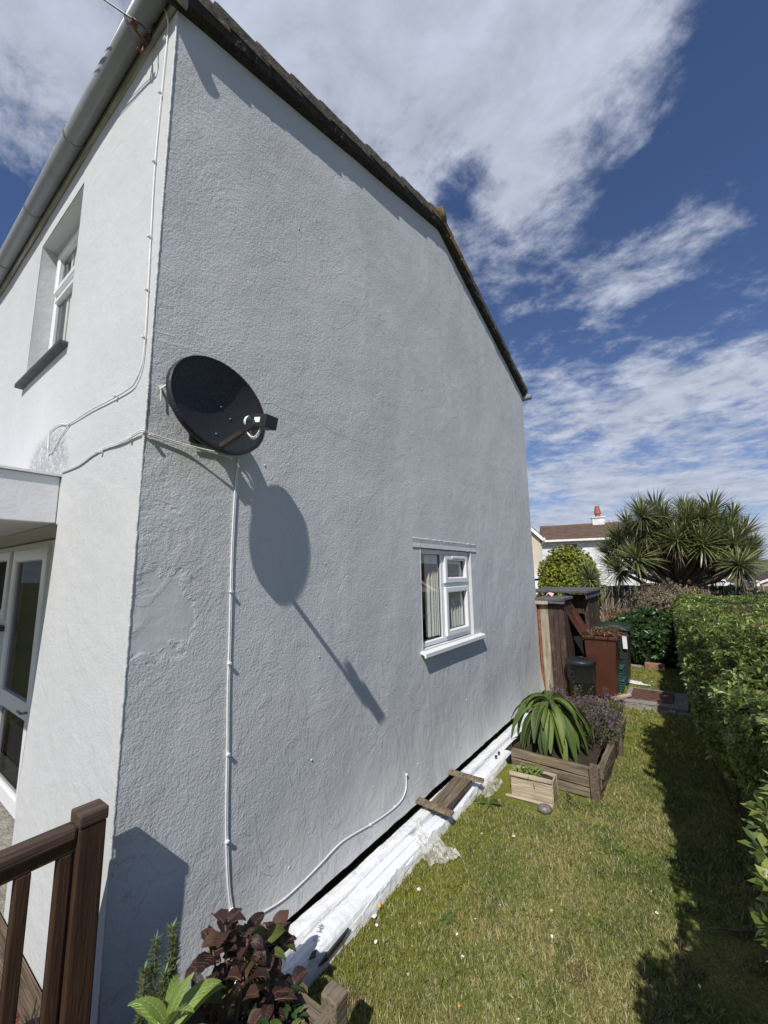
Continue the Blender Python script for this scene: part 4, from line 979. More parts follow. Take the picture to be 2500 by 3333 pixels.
tr_ = empty('box_planter', (3.27, -.76, 0), 'small bleached wooden box planter at the corner of the big sleeper planter', 'planter')
board(tr_, 'front_board', (3.235, -.760, .10), (.37, .022, .18), R(90)+.09, m_trough, .003)
board(tr_, 'front_lip', (3.222, -.760, .205), (.38, .034, .032), R(90)+.09, m_trough, .003)
board(tr_, 'back_board', (3.435, -.755, .10), (.37, .022, .18), R(90)+.09, m_trough, .003)
board(tr_, 'end_board', (3.325, -.580, .10), (.20, .022, .18), .09, m_trough, .003)
board(tr_, 'end_board', (3.345, -.935, .10), (.20, .022, .18), .09, m_trough, .003)
board(tr_, 'base_board', (3.20, -.74, .012), (.42, .03, .022), R(90)+.09, m_trough, .003)
q = MB(); q.box(3.25, 3.43, -.91, -.56, .10, .17, .006); q.build('soil', m_soil, tr_)
tp = empty('trough_greenery', (3.33, -.68, .17), 'low bright green plant growing in the small box planter', 'plant')
for i in range(60):
    a = random.uniform(0, 6.28); e_ = random.uniform(.3, 1.2)
    q = MB(); q.leaf((3.33+random.uniform(-.05, .05), -.70+random.uniform(-.1, .09), .17), (math.cos(a)*math.cos(e_), math.sin(a)*math.cos(e_), math.sin(e_)), (0, 0, 1), random.uniform(.09, .15), .022, 1.3, 4); q.build('leaf', m_echium_l, tp)
# near planter at the house corner
np_ = empty('corner_planter', (.2, -.5, 0), 'weathered timber planter at the near house corner, mostly hidden by plants', 'planter')
for k in range(3): board(np_, 'board', (.545, -.50, .055+.11*k), (.50, .05, .104), R(90), m_sleeper_y)
for k in range(3): board(np_, 'board', (.16, -.735, .055+.11*k), (.80, .05, .104), 0, m_scrap)
board(np_, 'corner_post', (.585, -.745, .19), (.075, .085, .40), 0, m_scrap, .003)
board(np_, 'board', (-.26, -.5, .165), (.5, .05, .33), R(90), m_sleeper_y)
q = MB(); q.box(-.23, .52, -.70, -.25, .2, .26, .01); q.build('soil', m_soil, np_)

# ================================================================== PLANTS NEAR
def lancet(t): return max(.04, math.sin(math.pi*min(1, t*.93+.04))**.85)
def echium(root_loc, zc, n, L_, w, label, mat, name='echium', up=.5, droop=2.2, lean=(0, 0), sweep=None, mn=.6):
    rt = empty(name, root_loc, label, 'plant'); x, y, z = root_loc; c = Vector((x+lean[0], y+lean[1], zc))
    q = MB(); q.tube([(x, y, z), ((x+c.x)/2+.01, (y+c.y)/2, (z+zc)/2), c], [.016, .014, .009], 8); q.build('stem', m_bark, rt, True)
    for i in range(n):
        t = i/n; a = i*2.39996+random.uniform(-.2, .2); el = up*(1-t*.9)+random.uniform(-.1, .1) if sweep is None else sweep(t)
        l = L_*(.45+.55*min(1, t*1.8+.1))*random.uniform(.85, 1.1); b0 = c+Vector((0, 0, -(.30*(zc-z))*t))
        a += random.gauss(0, .25)
        LA = ((math.cos(a)*math.cos(el), math.sin(a)*math.cos(el), math.sin(el)), l, w*(.6+.4*min(1, t*2))*random.uniform(.85, 1.1), droop*(.7+.5*t)*random.uniform(.75, 1.15))
        q = MB(); q.leaf(b0, LA[0], (random.gauss(0, .3), random.gauss(0, .3), 1), LA[1], LA[2], LA[3], 9, random.uniform(.2, .6), lancet, .045)
        lf = q.build('leaf', mat, rt, True); MB().veins(b0, LA[0], (0, 0, 1), LA[1], LA[2], LA[3], 9, .0011, z < 1 and x < 1, lancet).build('midrib', m_pale, lf)
    return rt
m_pale = plain('pale_midrib', (.26, .34, .13), .5)
echium((3.98, -.77, .22), .69, 64, .62, .098, 'large drooping green leaf rosette on a stem in the sleeper planter', m_echium, up=.8, droop=3.4)
echium((-.03, -.58, .26), .66, 15, .24, .058, 'yellow green rosette with broad drooping leaves at the foot of the railing', m_echium_l, up=1.25, droop=2.0)
echium((.33, -.76, .20), .40, 14, .22, .066, 'pale green drooping rosette at the bottom edge beside the corner planter post', m_echium, up=1.0, droop=2.6)
# bronzed hydrangea
hyd = empty('hydrangea', (.24, -.48, .24), 'hydrangea with bronzed purple leaves in the near corner planter', 'shrub')
def ovate(t): return max(.03, math.sin(math.pi*min(1, (t**.78)*.97+.02))**.85)
heads = [(a_+.075, b__, c__+.01) for a_, b__, c__ in [(.18, -.46, .70), (.06, -.50, .56), (.30, -.44, .58), (.36, -.50, .52), (.44, -.46, .50), (.20, -.56, .54), (.32, -.58, .42), (.10, -.60, .42), (.45, -.56, .34), (.40, -.38, .44), (.22, -.40, .60), (.50, -.36, .42), (.26, -.66, .36), (.02, -.40, .46), (.38, -.66, .28), (.12, -.68, .30), (.14, -.44, .64), (.26, -.50, .62), (.34, -.42, .50), (.08, -.48, .50)]]
q = MB()
for (x, y, z) in heads: q.tube([(.24+(x-.24)*.25, -.48+(y+.48)*.25, .24), ((x+.24)/2+.02, (y-.48)/2, (z+.24)/2), (x, y, z)], [.006, .005, .0035], 6)
q.build('stem', m_twig, hyd, True)
for (x, y, z) in heads:
    for k in range(random.randint(8, 11)):
        a = k*math.pi/2+(k//2)*.6+random.uniform(-.3, .3); el = random.uniform(-.2, .9)
        d_ = Vector((math.cos(a)*math.cos(el), math.sin(a)*math.cos(el), math.sin(el))); l = random.uniform(.060, .105); w = l*random.uniform(.58, .74)
        b0 = Vector((x, y, z-.02*(k//2)))+d_*.012; dr_ = random.uniform(.4, 1.9)
        q = MB(); q.leaf(b0, d_, (random.gauss(0, .25), random.gauss(0, .25), 1), l, w, dr_, 7, random.uniform(.15, .6), ovate, .06)
        lf = q.build('leaf', m_hyd if random.random() < .88 else m_hydg, hyd, True)
        MB().veins(b0, d_, (0, 0, 1), l, w, dr_, 7, .0007, True, ovate).build('vein', m_hydv, lf)
for (x, y, z) in ((.52, -.34, .50), (.51, -.36, .47)):
    q = MB()
    for k in range(16):
        v_ = Vector([random.gauss(0, 1) for _ in range(3)]).normalized(); q.leaf(Vector((x, y, z))+v_*.012, v_, (.1, .2, 1), .02, .02, .3, 2)
    q.build('dry_flower_head', m_deadleaf, hyd)
ros = empty('rosemary', (.02, -.36, .24), 'upright rosemary sprigs growing between the bronze shrub and the gable corner', 'plant')
q = MB(); st = MB()
for (x, y, zt) in ((.03, -.36, .76), (.08, -.38, .78), (.00, -.35, .68), (.11, -.35, .70), (.05, -.40, .66)):
    st.tube([(.05, -.36, .24), (x, y, (zt+.24)/2), (x, y, zt)], .003, 5)
    for k in range(420):
        t = random.random()**.8; z = .34+(zt-.34)*t; a = random.uniform(0, 6.28); e_ = random.uniform(.3, .9)
        q.leaf((x, y, z), (math.cos(a)*math.cos(e_), math.sin(a)*math.cos(e_), math.sin(e_)), (0, 0, 1), random.uniform(.024, .036), .005, .1, 2)
st.build('stem', m_twig, ros, True); q.build('needles', m_rosemary, ros)
lv = empty('leafy_undergrowth', (.2, -.55, .26), 'dark green undergrowth filling the near corner planter below the bronze leaves', 'plant')
q = MB()
for k in range(420):
    x, y, z = random.uniform(-.2, .5), random.uniform(-.7, -.3), random.uniform(.25, .42); a = random.uniform(0, 6.28); e_ = random.uniform(-.2, 1.)
    q.leaf((x, y, z), (math.cos(a)*math.cos(e_), math.sin(a)*math.cos(e_), math.sin(e_)), (0, 0, 1), random.uniform(.03, .07), .022, .8, 3)
tag(q.build('undergrowth_leaves', m_laurel, lv), kind='stuff')
for (x, y, n, L_, lab) in ((2.93, -.46, 8, .13, 'small rosette weed with broad green leaves on the lawn beside the bundle'), (1.62, -.72, 9, .06, 'flat rosette weed in the lawn below the white petal scraps'), (2.9, -1.5, 8, .05, 'small clover tuft in the middle of the lawn')):
    w_ = empty('weed', (x, y, 0), lab, 'plant')
    for i in range(n):
        a = i*2.4; e_ = random.uniform(.2, .7); q = MB(); q.leaf((x, y, .01), (math.cos(a)*math.cos(e_), math.sin(a)*math.cos(e_), math.sin(e_)), (0, 0, 1), L_*random.uniform(.8, 1.2), L_*.33, 1., 5, .2, lancet); q.build('leaf', m_echium, w_, True)
# purple wallflower mass
wf_ = empty('wallflower', (4.8, -.95, .22), 'bushy purple flowered plant with grey green leaves in the sleeper planter', 'plant')
q = MB(); fl = MB(); st = MB()
for k in range(260):
    x, y = random.uniform(4.15, 5.35), random.uniform(-1.30, -.45)
    if x < 4.5 and y > -1.0: continue
    h = (.33+.10*nz2(x, y, 2))*random.uniform(.6, 1.1); a = random.uniform(0, 6.28); ln = random.uniform(0, .12)
    tp_ = Vector((x+math.cos(a)*ln, y+math.sin(a)*ln-.05, .22+h)); st.tube([(x, y, .22), ((x+tp_.x)/2, (y+tp_.y)/2, .22+h*.55), tp_], .0022, 3, False)
    for j in range(26):
        t = random.uniform(.15, .95); p = Vector((x, y, .22)).lerp(tp_, t); a2 = random.uniform(0, 6.28); e_ = random.uniform(-.1, 1.)
        q.leaf(p, (math.cos(a2)*math.cos(e_), math.sin(a2)*math.cos(e_), math.sin(e_)), (0, 0, 1), random.uniform(.03, .06), .013, .6, 2)
    if random.random() < .75:
        for j in range(random.randint(4, 9)):
            p = tp_+Vector((random.gauss(0, .012), random.gauss(0, .012), random.uniform(-.06, .02))); a2 = random.uniform(0, 6.28)
            fl.leaf(p, (math.cos(a2), math.sin(a2), .5), (0, 0, 1), .020, .020, .2, 2)
st.build('stems', m_twig, wf_); tag(q.build('foliage', m_wall, wf_), kind='stuff'); tag(fl.build('flowers', m_purple, wf_), kind='stuff')

# ================================================================== BITS ON THE LAWN
dm = MB()
for k in range(9):
    a = 2*math.pi*k/9; dm.leaf((math.cos(a)*.003, math.sin(a)*.003, .022), (math.cos(a), math.sin(a), .25), (0, 0, 1), .012, .007, .3, 2)
dproto = dm.build('daisy', m_petal); tag(dproto, 'small white daisy flower dotted in the lawn', 'flower', 'daisies in the lawn'); dproto.location = (2.6, -.8, 0)
q = MB(); q.lathe([(.004, 0), (.003, .003), (.001, .004)], (0, 0, .022), 6); dc = q.build('flower_centre', m_yellow); dc.parent = dproto
dsp = [(1.9, -.95), (2.05, -1.22), (2.3, -1.42), (1.45, -.9), (1.32, -1.25), (1.6, -1.5), (1.95, -1.62), (2.45, -1.12), (2.62, -1.3), (2.75, -1.33), (2.7, -1.28), (2.25, -.62), (2.5, -.58), (1.2, -.7), (1.1, -1.1), (1.25, -1.55), (2.2, -1.9), (3.1, -1.62), (3.3, -.62),
       (3.05, -.52), (2.95, -.6), (1.5, -.6), (1.72, -.86), (4.6, -1.5), (5.1, -1.48), (5.4, -1.42), (6.0, -1.4), (1.85, -1.75), (1.4, -1.8), (2.1, -.8), (3.4, -1.32), (1.3, -1.0), (3.0, -1.2), (2.4, -1.75), (1.05, -.85), (8.4, -1.2), (8.6, -1.15), (8.7, -1.3), (8.9, -1.1), (8.5, -1.45)]
for (x, y) in dsp[::3]+dsp[-5:]+dsp[1:24:3]:
    c = dup(dproto); c.location = (x, y, lawn_z(x, y)-.002); c.rotation_euler = (random.uniform(-.3, .3), random.uniform(-.3, .3), random.uniform(0, 6)); s_ = random.uniform(.4, .7)*(1.8 if x > 8 else 1); c.scale = (s_,)*3
    c2 = dup(dc); c2.parent = c
def scrap(x, y, s_, lab, mat=m_petal, z=.014):
    q = MB(); vs = [(x+s_*math.cos(a)*random.uniform(.5, 1.1), y+s_*math.sin(a)*random.uniform(.4, .8), z+random.uniform(0, .012)) for a in [k*math.pi/4 for k in range(8)]]
    q.add(vs+[(x, y, z+.014)], [(8, k, (k+1) % 8) for k in range(8)]); tag(q.build('petal_scrap', mat), lab, 'petal')
scrap(1.71, -.46, .022, 'white torn scrap on the mossy grass, halfway along the bundle'); scrap(1.37, -.35, .018, 'white petal on the grass close beside the white bundle')
scrap(1.33, -.40, .014, 'small white petal nearest the near end of the bundle'); scrap(1.55, -.82, .013, 'white petal in the middle of the near lawn'); scrap(1.24, -.46, .012, 'tiny white flake near the bare brown patch')
scrap(1.45, -.33, .016, 'pale orange fallen leaf beside the white bundle', m_orange, .018); scrap(1.20, -1.0, .013, 'orange fallen petal low on the near lawn', m_orange)
scrap(1.85, -1.27, .012, 'white flake out on the lawn near the shade line'); scrap(1.98, -1.95, .013, 'pale flake lying in the hedge shadow')
q = MB(); q.lathe([(.001, 0), (.04, .012), (.058, .038), (.045, .068), (.015, .082)], (0, 0, 0), 18); st_ = q.build('pebble', m_stone, smooth=True); st_.location = (3.12, -.905, -.012); st_.scale = (.95, 1.15, .9); st_.rotation_euler = (0, 0, .6)
tag(st_, 'rounded grey pebble at the foot of the small box planter', 'stone')
q = MB(); q.tube([(3.52, -1.0, .012), (3.46, -1.05, .02), (3.40, -1.03, .018), (3.36, -1.09, .01), (3.33, -1.14, .012)], .006, 6); tag(q.build('root', m_twig, smooth=True), 'short brown twig on bare soil beside the planter corner', 'twig')
q = MB(); q.tube([(1.93, -.74, .02), (1.90, -.80, .035), (1.84, -.83, .03), (1.80, -.85, .015)], .0028, 5); tag(q.build('dry_stalk', m_deadleaf, smooth=True), 'thin curled dry stalk lying on the open lawn', 'twig')
q = MB(); q.tube([(2.42, -1.98, .015), (2.46, -2.06, .02), (2.50, -2.14, .02), (2.52, -2.22, .035)], [.004, .006, .009, .006], 6); tag(q.build('fallen_stick', m_bark, smooth=True), 'bare fallen stick in the hedge shadow', 'twig')
q = MB(); q.prism([(8.25, -1.0), (8.42, -1.06), (8.35, -1.28), (8.22, -1.33), (8.20, -1.45), (8.14, -1.44), (8.12, -1.2)], 2, .025, .03); tag(q.build('paper_scrap', m_paper), 'white flat scrap on the grass in front of the bins', 'litter')

mh = empty('manhole_cover', (7.2, -1.5, 0), 'rusty brown inspection cover in a chipped concrete surround', 'manhole')
q = MB(); n = 20; vs = []
for i in range(n+1):
    x = 6.72+.96*i/n
    for j, y in enumerate([-1.16, -1.30, -1.55, -1.8, -1.98]): vs.append((x+.012*nz2(i, j, 1.1), y+.02*nz2(i*.7, j, 1), .075+.006*nz2(i, j, .9)))
q.add(vs, [(i*5+j, (i+1)*5+j, (i+1)*5+j+1, i*5+j+1) for i in range(n) for j in range(4)]); q.box(6.73, 7.67, -1.97, -1.165, -.02, .070, .006); q.build('concrete_surround', m_concrete, mh)
q = MB(); q.box(6.93, 7.56, -1.80, -1.23, .07, .092); q.build('cover_plate', m_rustlid, mh, bevel=.004)
for x in (7.05, 7.43): q = MB(); q.box(x-.02, x+.02, -1.55, -1.48, .0925, .095); q.build('lifting_slot', m_gasket, mh)
# the concrete edge drops to the lawn
q = MB()
for i in range(9): q.box(6.60+random.uniform(-.02, .02), 6.70, -1.14-.1*i-.09, -1.14-.1*i, -.02, .05+random.uniform(-.015, .01), .008)
tag(q.build('path_edging', m_concrete), 'broken concrete edging in front of the rusty inspection cover', 'kerb')
q = MB(); q.box(9.72, 9.84, -1.62, -1.26, -.02, .12, .008); tag(q.build('red_brick_block', m_brick, bevel=.008), 'broken red brick block lying at the edge of the far lawn', 'brick')
q = MB(); q.box(9.75, 9.85, -1.20, -1.02, -.02, .04, .01); tag(q.build('stone_edging', m_concrete, bevel=.008), 'flat pale stone half buried left of the red brick block', 'stone')
q = MB(); q.box(-.15, .15, -.04, .04, 0, .02, .004); o = q.build('wood_scrap', m_trough); o.location = (6.85, -1.12, .09); o.rotation_euler = (R(8), R(-14), R(-60)); tag(o, 'short pale wood scrap leaning beside the brown bin foot', 'wood')

# ================================================================== SHED AND BINS
shed = empty('garden_store', (7.4, 0, 0), 'weathered dark timber garden store with grey felt lids behind the house corner', 'shed')
def vboards(par, fixed, a0, a1, z0, z1, face, mat, w=.095, th=.018, gap=.006):
    a = a0
    while a < a1-.02:
        b_ = min(a+w-gap, a1); q = MB(); t = random.uniform(-.003, .003); zz_ = z0+random.uniform(-.01, .02)
        if face == 'x': q.box(fixed+t, fixed+th+t, a, b_, zz_, z1, .002)
        else: q.box(a, b_, fixed+t, fixed+th+t, zz_, z1, .002)
        q.build('board', mat, par); a += w
vboards(shed, 6.52, -.42, -.19, 0, 1.56, 'x', m_shedv, .082); vboards(shed, -.425, 6.545, 7.15, 0, 1.56, 'y', m_shedv)
q = MB(); q.box(6.50, 6.56, -.185, -.045, 0, 1.58, .004); q.build('corner_post', m_shedp, shed, bevel=.008)
q = MB(); q.box(6.505, 6.53, -.040, -.010, .10, 1.62, .004); q.build('rusty_edge_strip', plain('orange_strip', (.28, .085, .03), .8, .4, 20, .01), shed)
q = MB(); q.box(6.42, 7.20, -.46, .02, 1.60, 1.645, .008); q.build('felt_lid', m_felt, shed, bevel=.012)
q = MB(); q.box(6.42, 6.47, -.21, .0, 1.535, 1.60, .004); q.build('lid_batten', m_trough, shed, bevel=.006)
q = MB(); q.box(6.43, 6.475, -.46, -.215, 1.56, 1.61, .012); q.build('felt_edge', m_felt, shed)
vboards(shed, -.64, 7.50, 8.75, 0, 1.66, 'y', m_shedv); vboards(shed, 7.48, -.62, -.30, 1.30, 1.66, 'x', m_shedv, .08)
vboards(shed, 7.9, -.62, .30, 0, 1.60, 'x', m_binbk, .2); q = MB(); q.box(7.2, 8.75, .28, .32, 0, 1.6); q.build('back_panel', m_shedv, shed)  # black boards paint the shade inside the open store
q = MB(); q.box(7.22, 8.85, -.70, .36, 1.69, 1.745, .008); q.build('felt_roof', m_felt, shed, bevel=.014)
q = MB(); q.box(7.25, 8.82, -.685, -.66, 1.59, 1.69, .008); q.build('felt_edge', m_felt, shed)
q = MB(); q.box(7.47, 7.55, -.65, -.58, 0, 1.66, .003); q.build('corner_post', m_shedv, shed)
q = MB(); vs = [(6.95+.09*math.cos(k)*random.uniform(.6, 1), -.12+.09*math.sin(k)*random.uniform(.6, 1), 1.645+(.05 if k % 2 else .0)) for k in range(7)]
q.add(vs+[(6.95, -.12, 1.72)], [(7, k, (k+1) % 7) for k in range(7)]); tag(q.build('crumpled_wrapper', m_bill), 'crumpled red and white plastic wrapper lying on the store lid', 'litter')

db = empty('dustbin', (6.38, -.655, 0), 'round black plastic dustbin with lid beside the timber store', 'bin')
q = MB(); q.lathe([(.165, .0), (.185, .02), (.190, .38), (.197, .385), (.197, .40), (.200, .41), (.207, .62), (.213, .625), (.213, .65), (.18, .65)], (6.38, -.655, 0), 32); q.build('body', m_binbk, db, True)
q = MB(); q.lathe([(.222, .64), (.226, .65), (.226, .685), (.218, .70), (.12, .722), (.11, .715), (.02, .72)], (6.38, -.655, 0), 32)
lid = q.build('lid', m_binbk, db, True); q = MB(); q.tube([(6.36, -.70, .715), (6.36, -.69, .745), (6.36, -.62, .745), (6.36, -.61, .715)], .009, 6); q.build('lid_handle', m_binbk, lid, True)
q = MB(); p = [(6.165, -.62), (6.185, -.52)]
q.tube([(6.205, -.585, .55), (6.150, -.59, .55), (6.150, -.59, .47), (6.205, -.585, .47)], .009, 6); q.tube([(6.235, -.515, .55), (6.18, -.50, .55), (6.18, -.50, .47), (6.235, -.515, .47)], .009, 6)
q.tube([(6.150, -.59, .55), (6.18, -.50, .55)], .009, 6); q.tube([(6.150, -.59, .47), (6.18, -.50, .47)], .009, 6); q.build('side_handle', m_binbk, db)

def wheelie(name, label, mat, x0, x1, y0, y1, h, open_lid, lidmat):
    """y1 is the hinge side (toward the house), y0 the front"""
    rt = empty(name, ((x0+x1)/2, (y0+y1)/2, 0), label, 'bin'); tp_ = .045
    q = MB(); bo = [(x0+tp_, y0+.10), (x1-tp_, y0+.10), (x1-tp_, y1-.02), (x0+tp_, y1-.02)]; to_ = [(x0+.012, y0+.012), (x1-.012, y0+.012), (x1-.012, y1-.012), (x0+.012, y1-.012)]
    inn_ = [(x0+.03, y0+.03), (x1-.03, y0+.03), (x1-.03, y1-.03), (x0+.03, y1-.03)]
    vs = [(a, c, .05) for a, c in bo]+[(a, c, h) for a, c in to_]+[(a, c, h) for a, c in inn_]+[(a, c, h-.25) for a, c in inn_]
    q.add(vs, [(3, 2, 1, 0)]+[(i, (i+1) % 4, (i+1) % 4+4, i+4) for i in range(4)]+[(i+4, (i+1) % 4+4, (i+1) % 4+8, i+8) for i in range(4)]+[(i+8, (i+1) % 4+8, (i+1) % 4+12, i+12) for i in range(4)]+[(12, 13, 14, 15)])
    q.build('body', mat, rt, bevel=.014)
    q = MB(); 
    for a, b_, c, d in ((x0-.012, x1+.012, y0-.015, y0+.02), (x0-.012, x1+.012, y1-.02, y1+.012), (x0-.012, x0+.02, y0+.021, y1-.021), (x1-.02, x1+.012, y0+.021, y1-.021)): q.box(a, b_, c, d, h-.035, h+.012)
    q.build('rim', mat, rt, bevel=.006)
    q = MB(); q.tube([(x0+.05, y1+.045, h-.02), (x1-.05, y1+.045, h-.02)], .013, 8)
    for xx in (x0+.06, (x0+x1)/2, x1-.06): q.box(xx-.01, xx+.01, y1+.005, y1+.05, h-.05, h+.02)
    q.build('hinge_handle', mat, rt)
    for xx in (x0-.0, x1-.05):
        q = MB(); q.lathe([(.03, 0), (.10, .004), (.10, .046), (.03, .05)], (xx, y1+.01, .10), 18, (1, 0, 0)); q.build('wheel', m_tyre, rt, True)
    q = MB(); W_, Ln = x1-x0+.03, y1-y0+.05
    vs = []; nseg = 6
    for j in range(nseg+1):
        t = j/nseg; zz_ = .045*math.sin(math.pi*min(1, t*1.02))*.8
        for xx in (0, .06, .5, .94, 1):
            vs.append((xx*W_-W_/2, -t*Ln, zz_*(0 if xx in (0, 1) else 1)+.0))
    q.add(vs, [(j*5+k, j*5+k+1, (j+1)*5+k+1, (j+1)*5+k) for j in range(nseg) for k in range(4)])
    q.box(-W_/2, W_/2, -Ln-.01, -Ln+.01, -.04, .005); q.box(-W_/2-.005, -W_/2+.01, -Ln, 0, -.035, .004); q.box(W_/2-.01, W_/2+.005, -Ln, 0, -.035, .004)
    for xx in (-.14, 0, .14): q.box(xx-.035, xx+.035, -Ln*.85, -Ln*.15, .036, .046)
    l_ = q.build('lid', lidmat, None, org=(0, 0, 0)); l_.parent = rt; l_.location = Vector(((x0+x1)/2, y1+.03, h+.02))-Vector(rt.location)
    l_.rotation_euler = (R(open_lid), 0, 0)
    sm = l_.modifiers.new('t', 'SOLIDIFY'); sm.thickness = .006
    return rt
bb = wheelie('wheelie_bin', 'brown wheelie bin with its lid thrown open, heaped with dead leaves', m_binbr, 6.82, 7.36, -1.14, -.64, 1.0, -118, m_binbr)
q = MB()
for k in range(80):
    x, y = random.uniform(6.88, 7.30), random.uniform(-1.08, -.72); a = random.uniform(-2.6, -1.0) if random.random() < .6 else random.uniform(0, 6.28); e_ = random.uniform(-.05, .35)
    q.leaf((x, y, 1.0+random.uniform(0, .14)), (math.cos(a)*math.cos(e_), math.sin(a)*math.cos(e_), math.sin(e_)), (0, 0, 1), random.uniform(.18, .38), random.uniform(.015, .035), random.uniform(.2, 1.2), 4)
cut = empty('garden_waste', (7.1, -.9, 1.0), 'dead strap leaves and cuttings heaped in the open brown bin', 'garden waste')
q.build('dead_leaves', m_deadleaf, cut); q = MB()
for k in range(20):
    x, y = random.uniform(6.88, 7.1), random.uniform(-.9, -.70); a = random.uniform(0, 6.28); e_ = random.uniform(.0, 1.)
    q.leaf((x, y, 1.02), (math.cos(a)*math.cos(e_), math.sin(a)*math.cos(e_), math.sin(e_)), (0, 0, 1), random.uniform(.12, .22), .012, .8, 4)
q.build('straw_leaves', m_deadleaf, cut)
b2 = wheelie('wheelie_bin', 'charcoal wheelie bin with closed dark green lid and white sticker behind the brown bin', m_bincg, 7.86, 8.40, -1.22, -.72, 1.05, 3, m_bingr)
q = MB(); q.box(7.858, 7.866, -1.175, -1.105, .70, .92); o = q.build('sticker', m_label, b2); o.rotation_euler = (0, R(-2.5), 0)
q = MB(); 
for z_ in (.74, .79, .84, .88): q.box(7.852, 7.858, -1.16, -1.12, z_, z_+.022)
q.build('sticker_print', m_ink, b2)
for i in range(2):
    rb = empty('recycling_box', (7.62, -1.05, .02+.26*i), ('lower' if i == 0 else 'upper')+' turquoise ribbed recycling box stacked between the two wheelie bins', 'box')
    q = MB(); z0 = .02+.20*i; x0, x1, y0, y1 = 7.45, 7.80, -1.105, -.74
    q.box(x0+.03, x1-.03, y0+.03, y1-.03, z0, z0+.17)
    for k in range(3): q.box(x0+.012, x1-.012, y0+.012, y1-.012, z0+.05+.04*k, z0+.065+.04*k)
    q.build('box_body', m_turq, rb, bevel=.004); q = MB(); q.box(x0, x1, y0, y1, z0+.171, z0+.192); q.build('box_rim', m_turq, rb, bevel=.004)

# ================================================================== HEDGE AND SHRUBS
def hs0(x):   # y of the hedge's lawn-side top edge
    return -2.20+.035*max(0, x-3)+.07*noise.noise(Vector((x*.9, 0, 3)))+.045*noise.noise(Vector((x*2.7, 0, 5)))
def hs(x): return hs0(x)+.05+.10*math.exp(-((x-4.0)/.9)**2)-.05*max(0, min(1, 2.6-x))
def htop(x, y): return 1.46+.20*math.exp(-((x-3.5)/.9)**2)*min(1, max(0, (y+4.)/1.2))+.10*max(0, noise.noise(Vector((x*1.1, 3, 3))))+.09*noise.noise(Vector((x*.8, y*.8, 0)))+.05*noise.noise(Vector((x*2.6, y*2.6, 1)))
hedge = empty('hedge', (5, -3.5, 0), 'broad waist high clipped evergreen hedge running along the right side of the lawn', 'hedge')
def hedge_pts(n, xa, xb, depth=.16):
    P = []; D = []
    for _ in range(n):
        x = random.uniform(xa, xb); yt = hs(x); s_ = random.uniform(0, 1.6+min(5.0, 1.2+x*.45)); dep = random.uniform(-.03, depth)*random.random()
        lump = .11*noise.noise(Vector((x*1.6, s_*1.6, 9)))+.04*noise.noise(Vector((x*6, s_*6, 2)))
        if s_ < 1.6:
            t = s_/1.6; z = t*1.40+.02; yt -= .14*min(1, max(0, (2.5-x)/.8))*min(1, max(0, (x-.9)/.3)); back = .62-.24*min(1, max(0, (x-1.6)/1.4)) if x < 3.0 else .38-.32*min(1, (x-3.0)/3.2)
            y = yt-back*(1-t)**1.2-.10*(max(0, t-.85)/.15)**2+lump-dep; d = (random.gauss(0, .2), 1.0, .25+.6*max(0, t-.7)/.3)
            if t < .10 and random.random() < .5: continue
        else:
            v = s_-1.6; y = yt-.10-v; z = htop(x, y)+lump*.9-dep-.06*math.exp(-v*6); d = (random.gauss(0, .15), .5*math.exp(-v*5), 1.0)
        P.append((x, y, z)); D.append(d)
    D = np.array(D); D /= np.linalg.norm(D, axis=1)[:, None]; return np.array(P), D
sp_h = [sprig(9, .050, .021, 1.05, .03) for _ in range(6)]
Pa, Da = hedge_pts(17000, .35, 5.2); Pb, Db = hedge_pts(13000, 5.2, 11.2)
_P = []; _D = []
for k in range(70):     # shoots added to make the hedge's shadow edge on the lawn ragged
    x = random.uniform(2.7, 4.8) if k % 3 else random.uniform(.35, .8); h_ = random.uniform(.04, .22); y0 = hs(x)-.06-random.uniform(0, .25); z0 = htop(x, y0)-.04; lx = random.gauss(0, .05)
    for j in range(int(3+h_*30)): t = j/(3+h_*30); _P.append((x+lx*t+random.gauss(0, .008), y0+.10*t+random.gauss(0, .008), z0+h_*t)); _D.append((0, .3, 1))
Pa = np.concatenate([Pa, np.array(_P)]); Da = np.concatenate([Da, np.array(_D)])
P = np.concatenate([Pa, Pb]); D = np.concatenate([Da, Db]); sc = np.concatenate([RNG.uniform(.60, 1.08, len(Pa)), RNG.uniform(.9, 1.45, len(Pb))])
V, F = scatter(sp_h, P, D, sc, .35); tag(fastmesh('foliage', V, F, m_hedge, hedge), kind='stuff')
# solid core coloured dark for the shade behind the leaves
q = MB(); nxh, cs = 70, []
for i in range(nxh+1):
    x = .38+10.8*i/nxh; yt = hs(x)
    bk_ = .68-.24*min(1, max(0, (x-1.6)/1.4)) if x < 3.0 else .44-.34*min(1, (x-3.0)/3.2)
    q.v += [(x, yt-bk_-.12, 0), (x, yt-bk_*.5-.10, .7), (x, yt-.14, 1.2), (x, yt-.24, htop(x, yt-.3)-.13), (x, yt-1.2, htop(x, yt-1.2)-.13), (x, yt-3., htop(x, yt-3)-.13), (x, yt-6., htop(x, yt-6)-.13), (x, yt-6., 0)]
q.f = [(i*8+k, (i+1)*8+k, (i+1)*8+k+1, i*8+k+1) for i in range(nxh) for k in range(7)]+[tuple(range(8))[::-1], tuple(nxh*8+k for k in range(8))]
q.build('shade_core', plain('hedge_shade_core', (.035, .038, .018), .95, .6, 22, .05, 26), hedge)
q = MB()
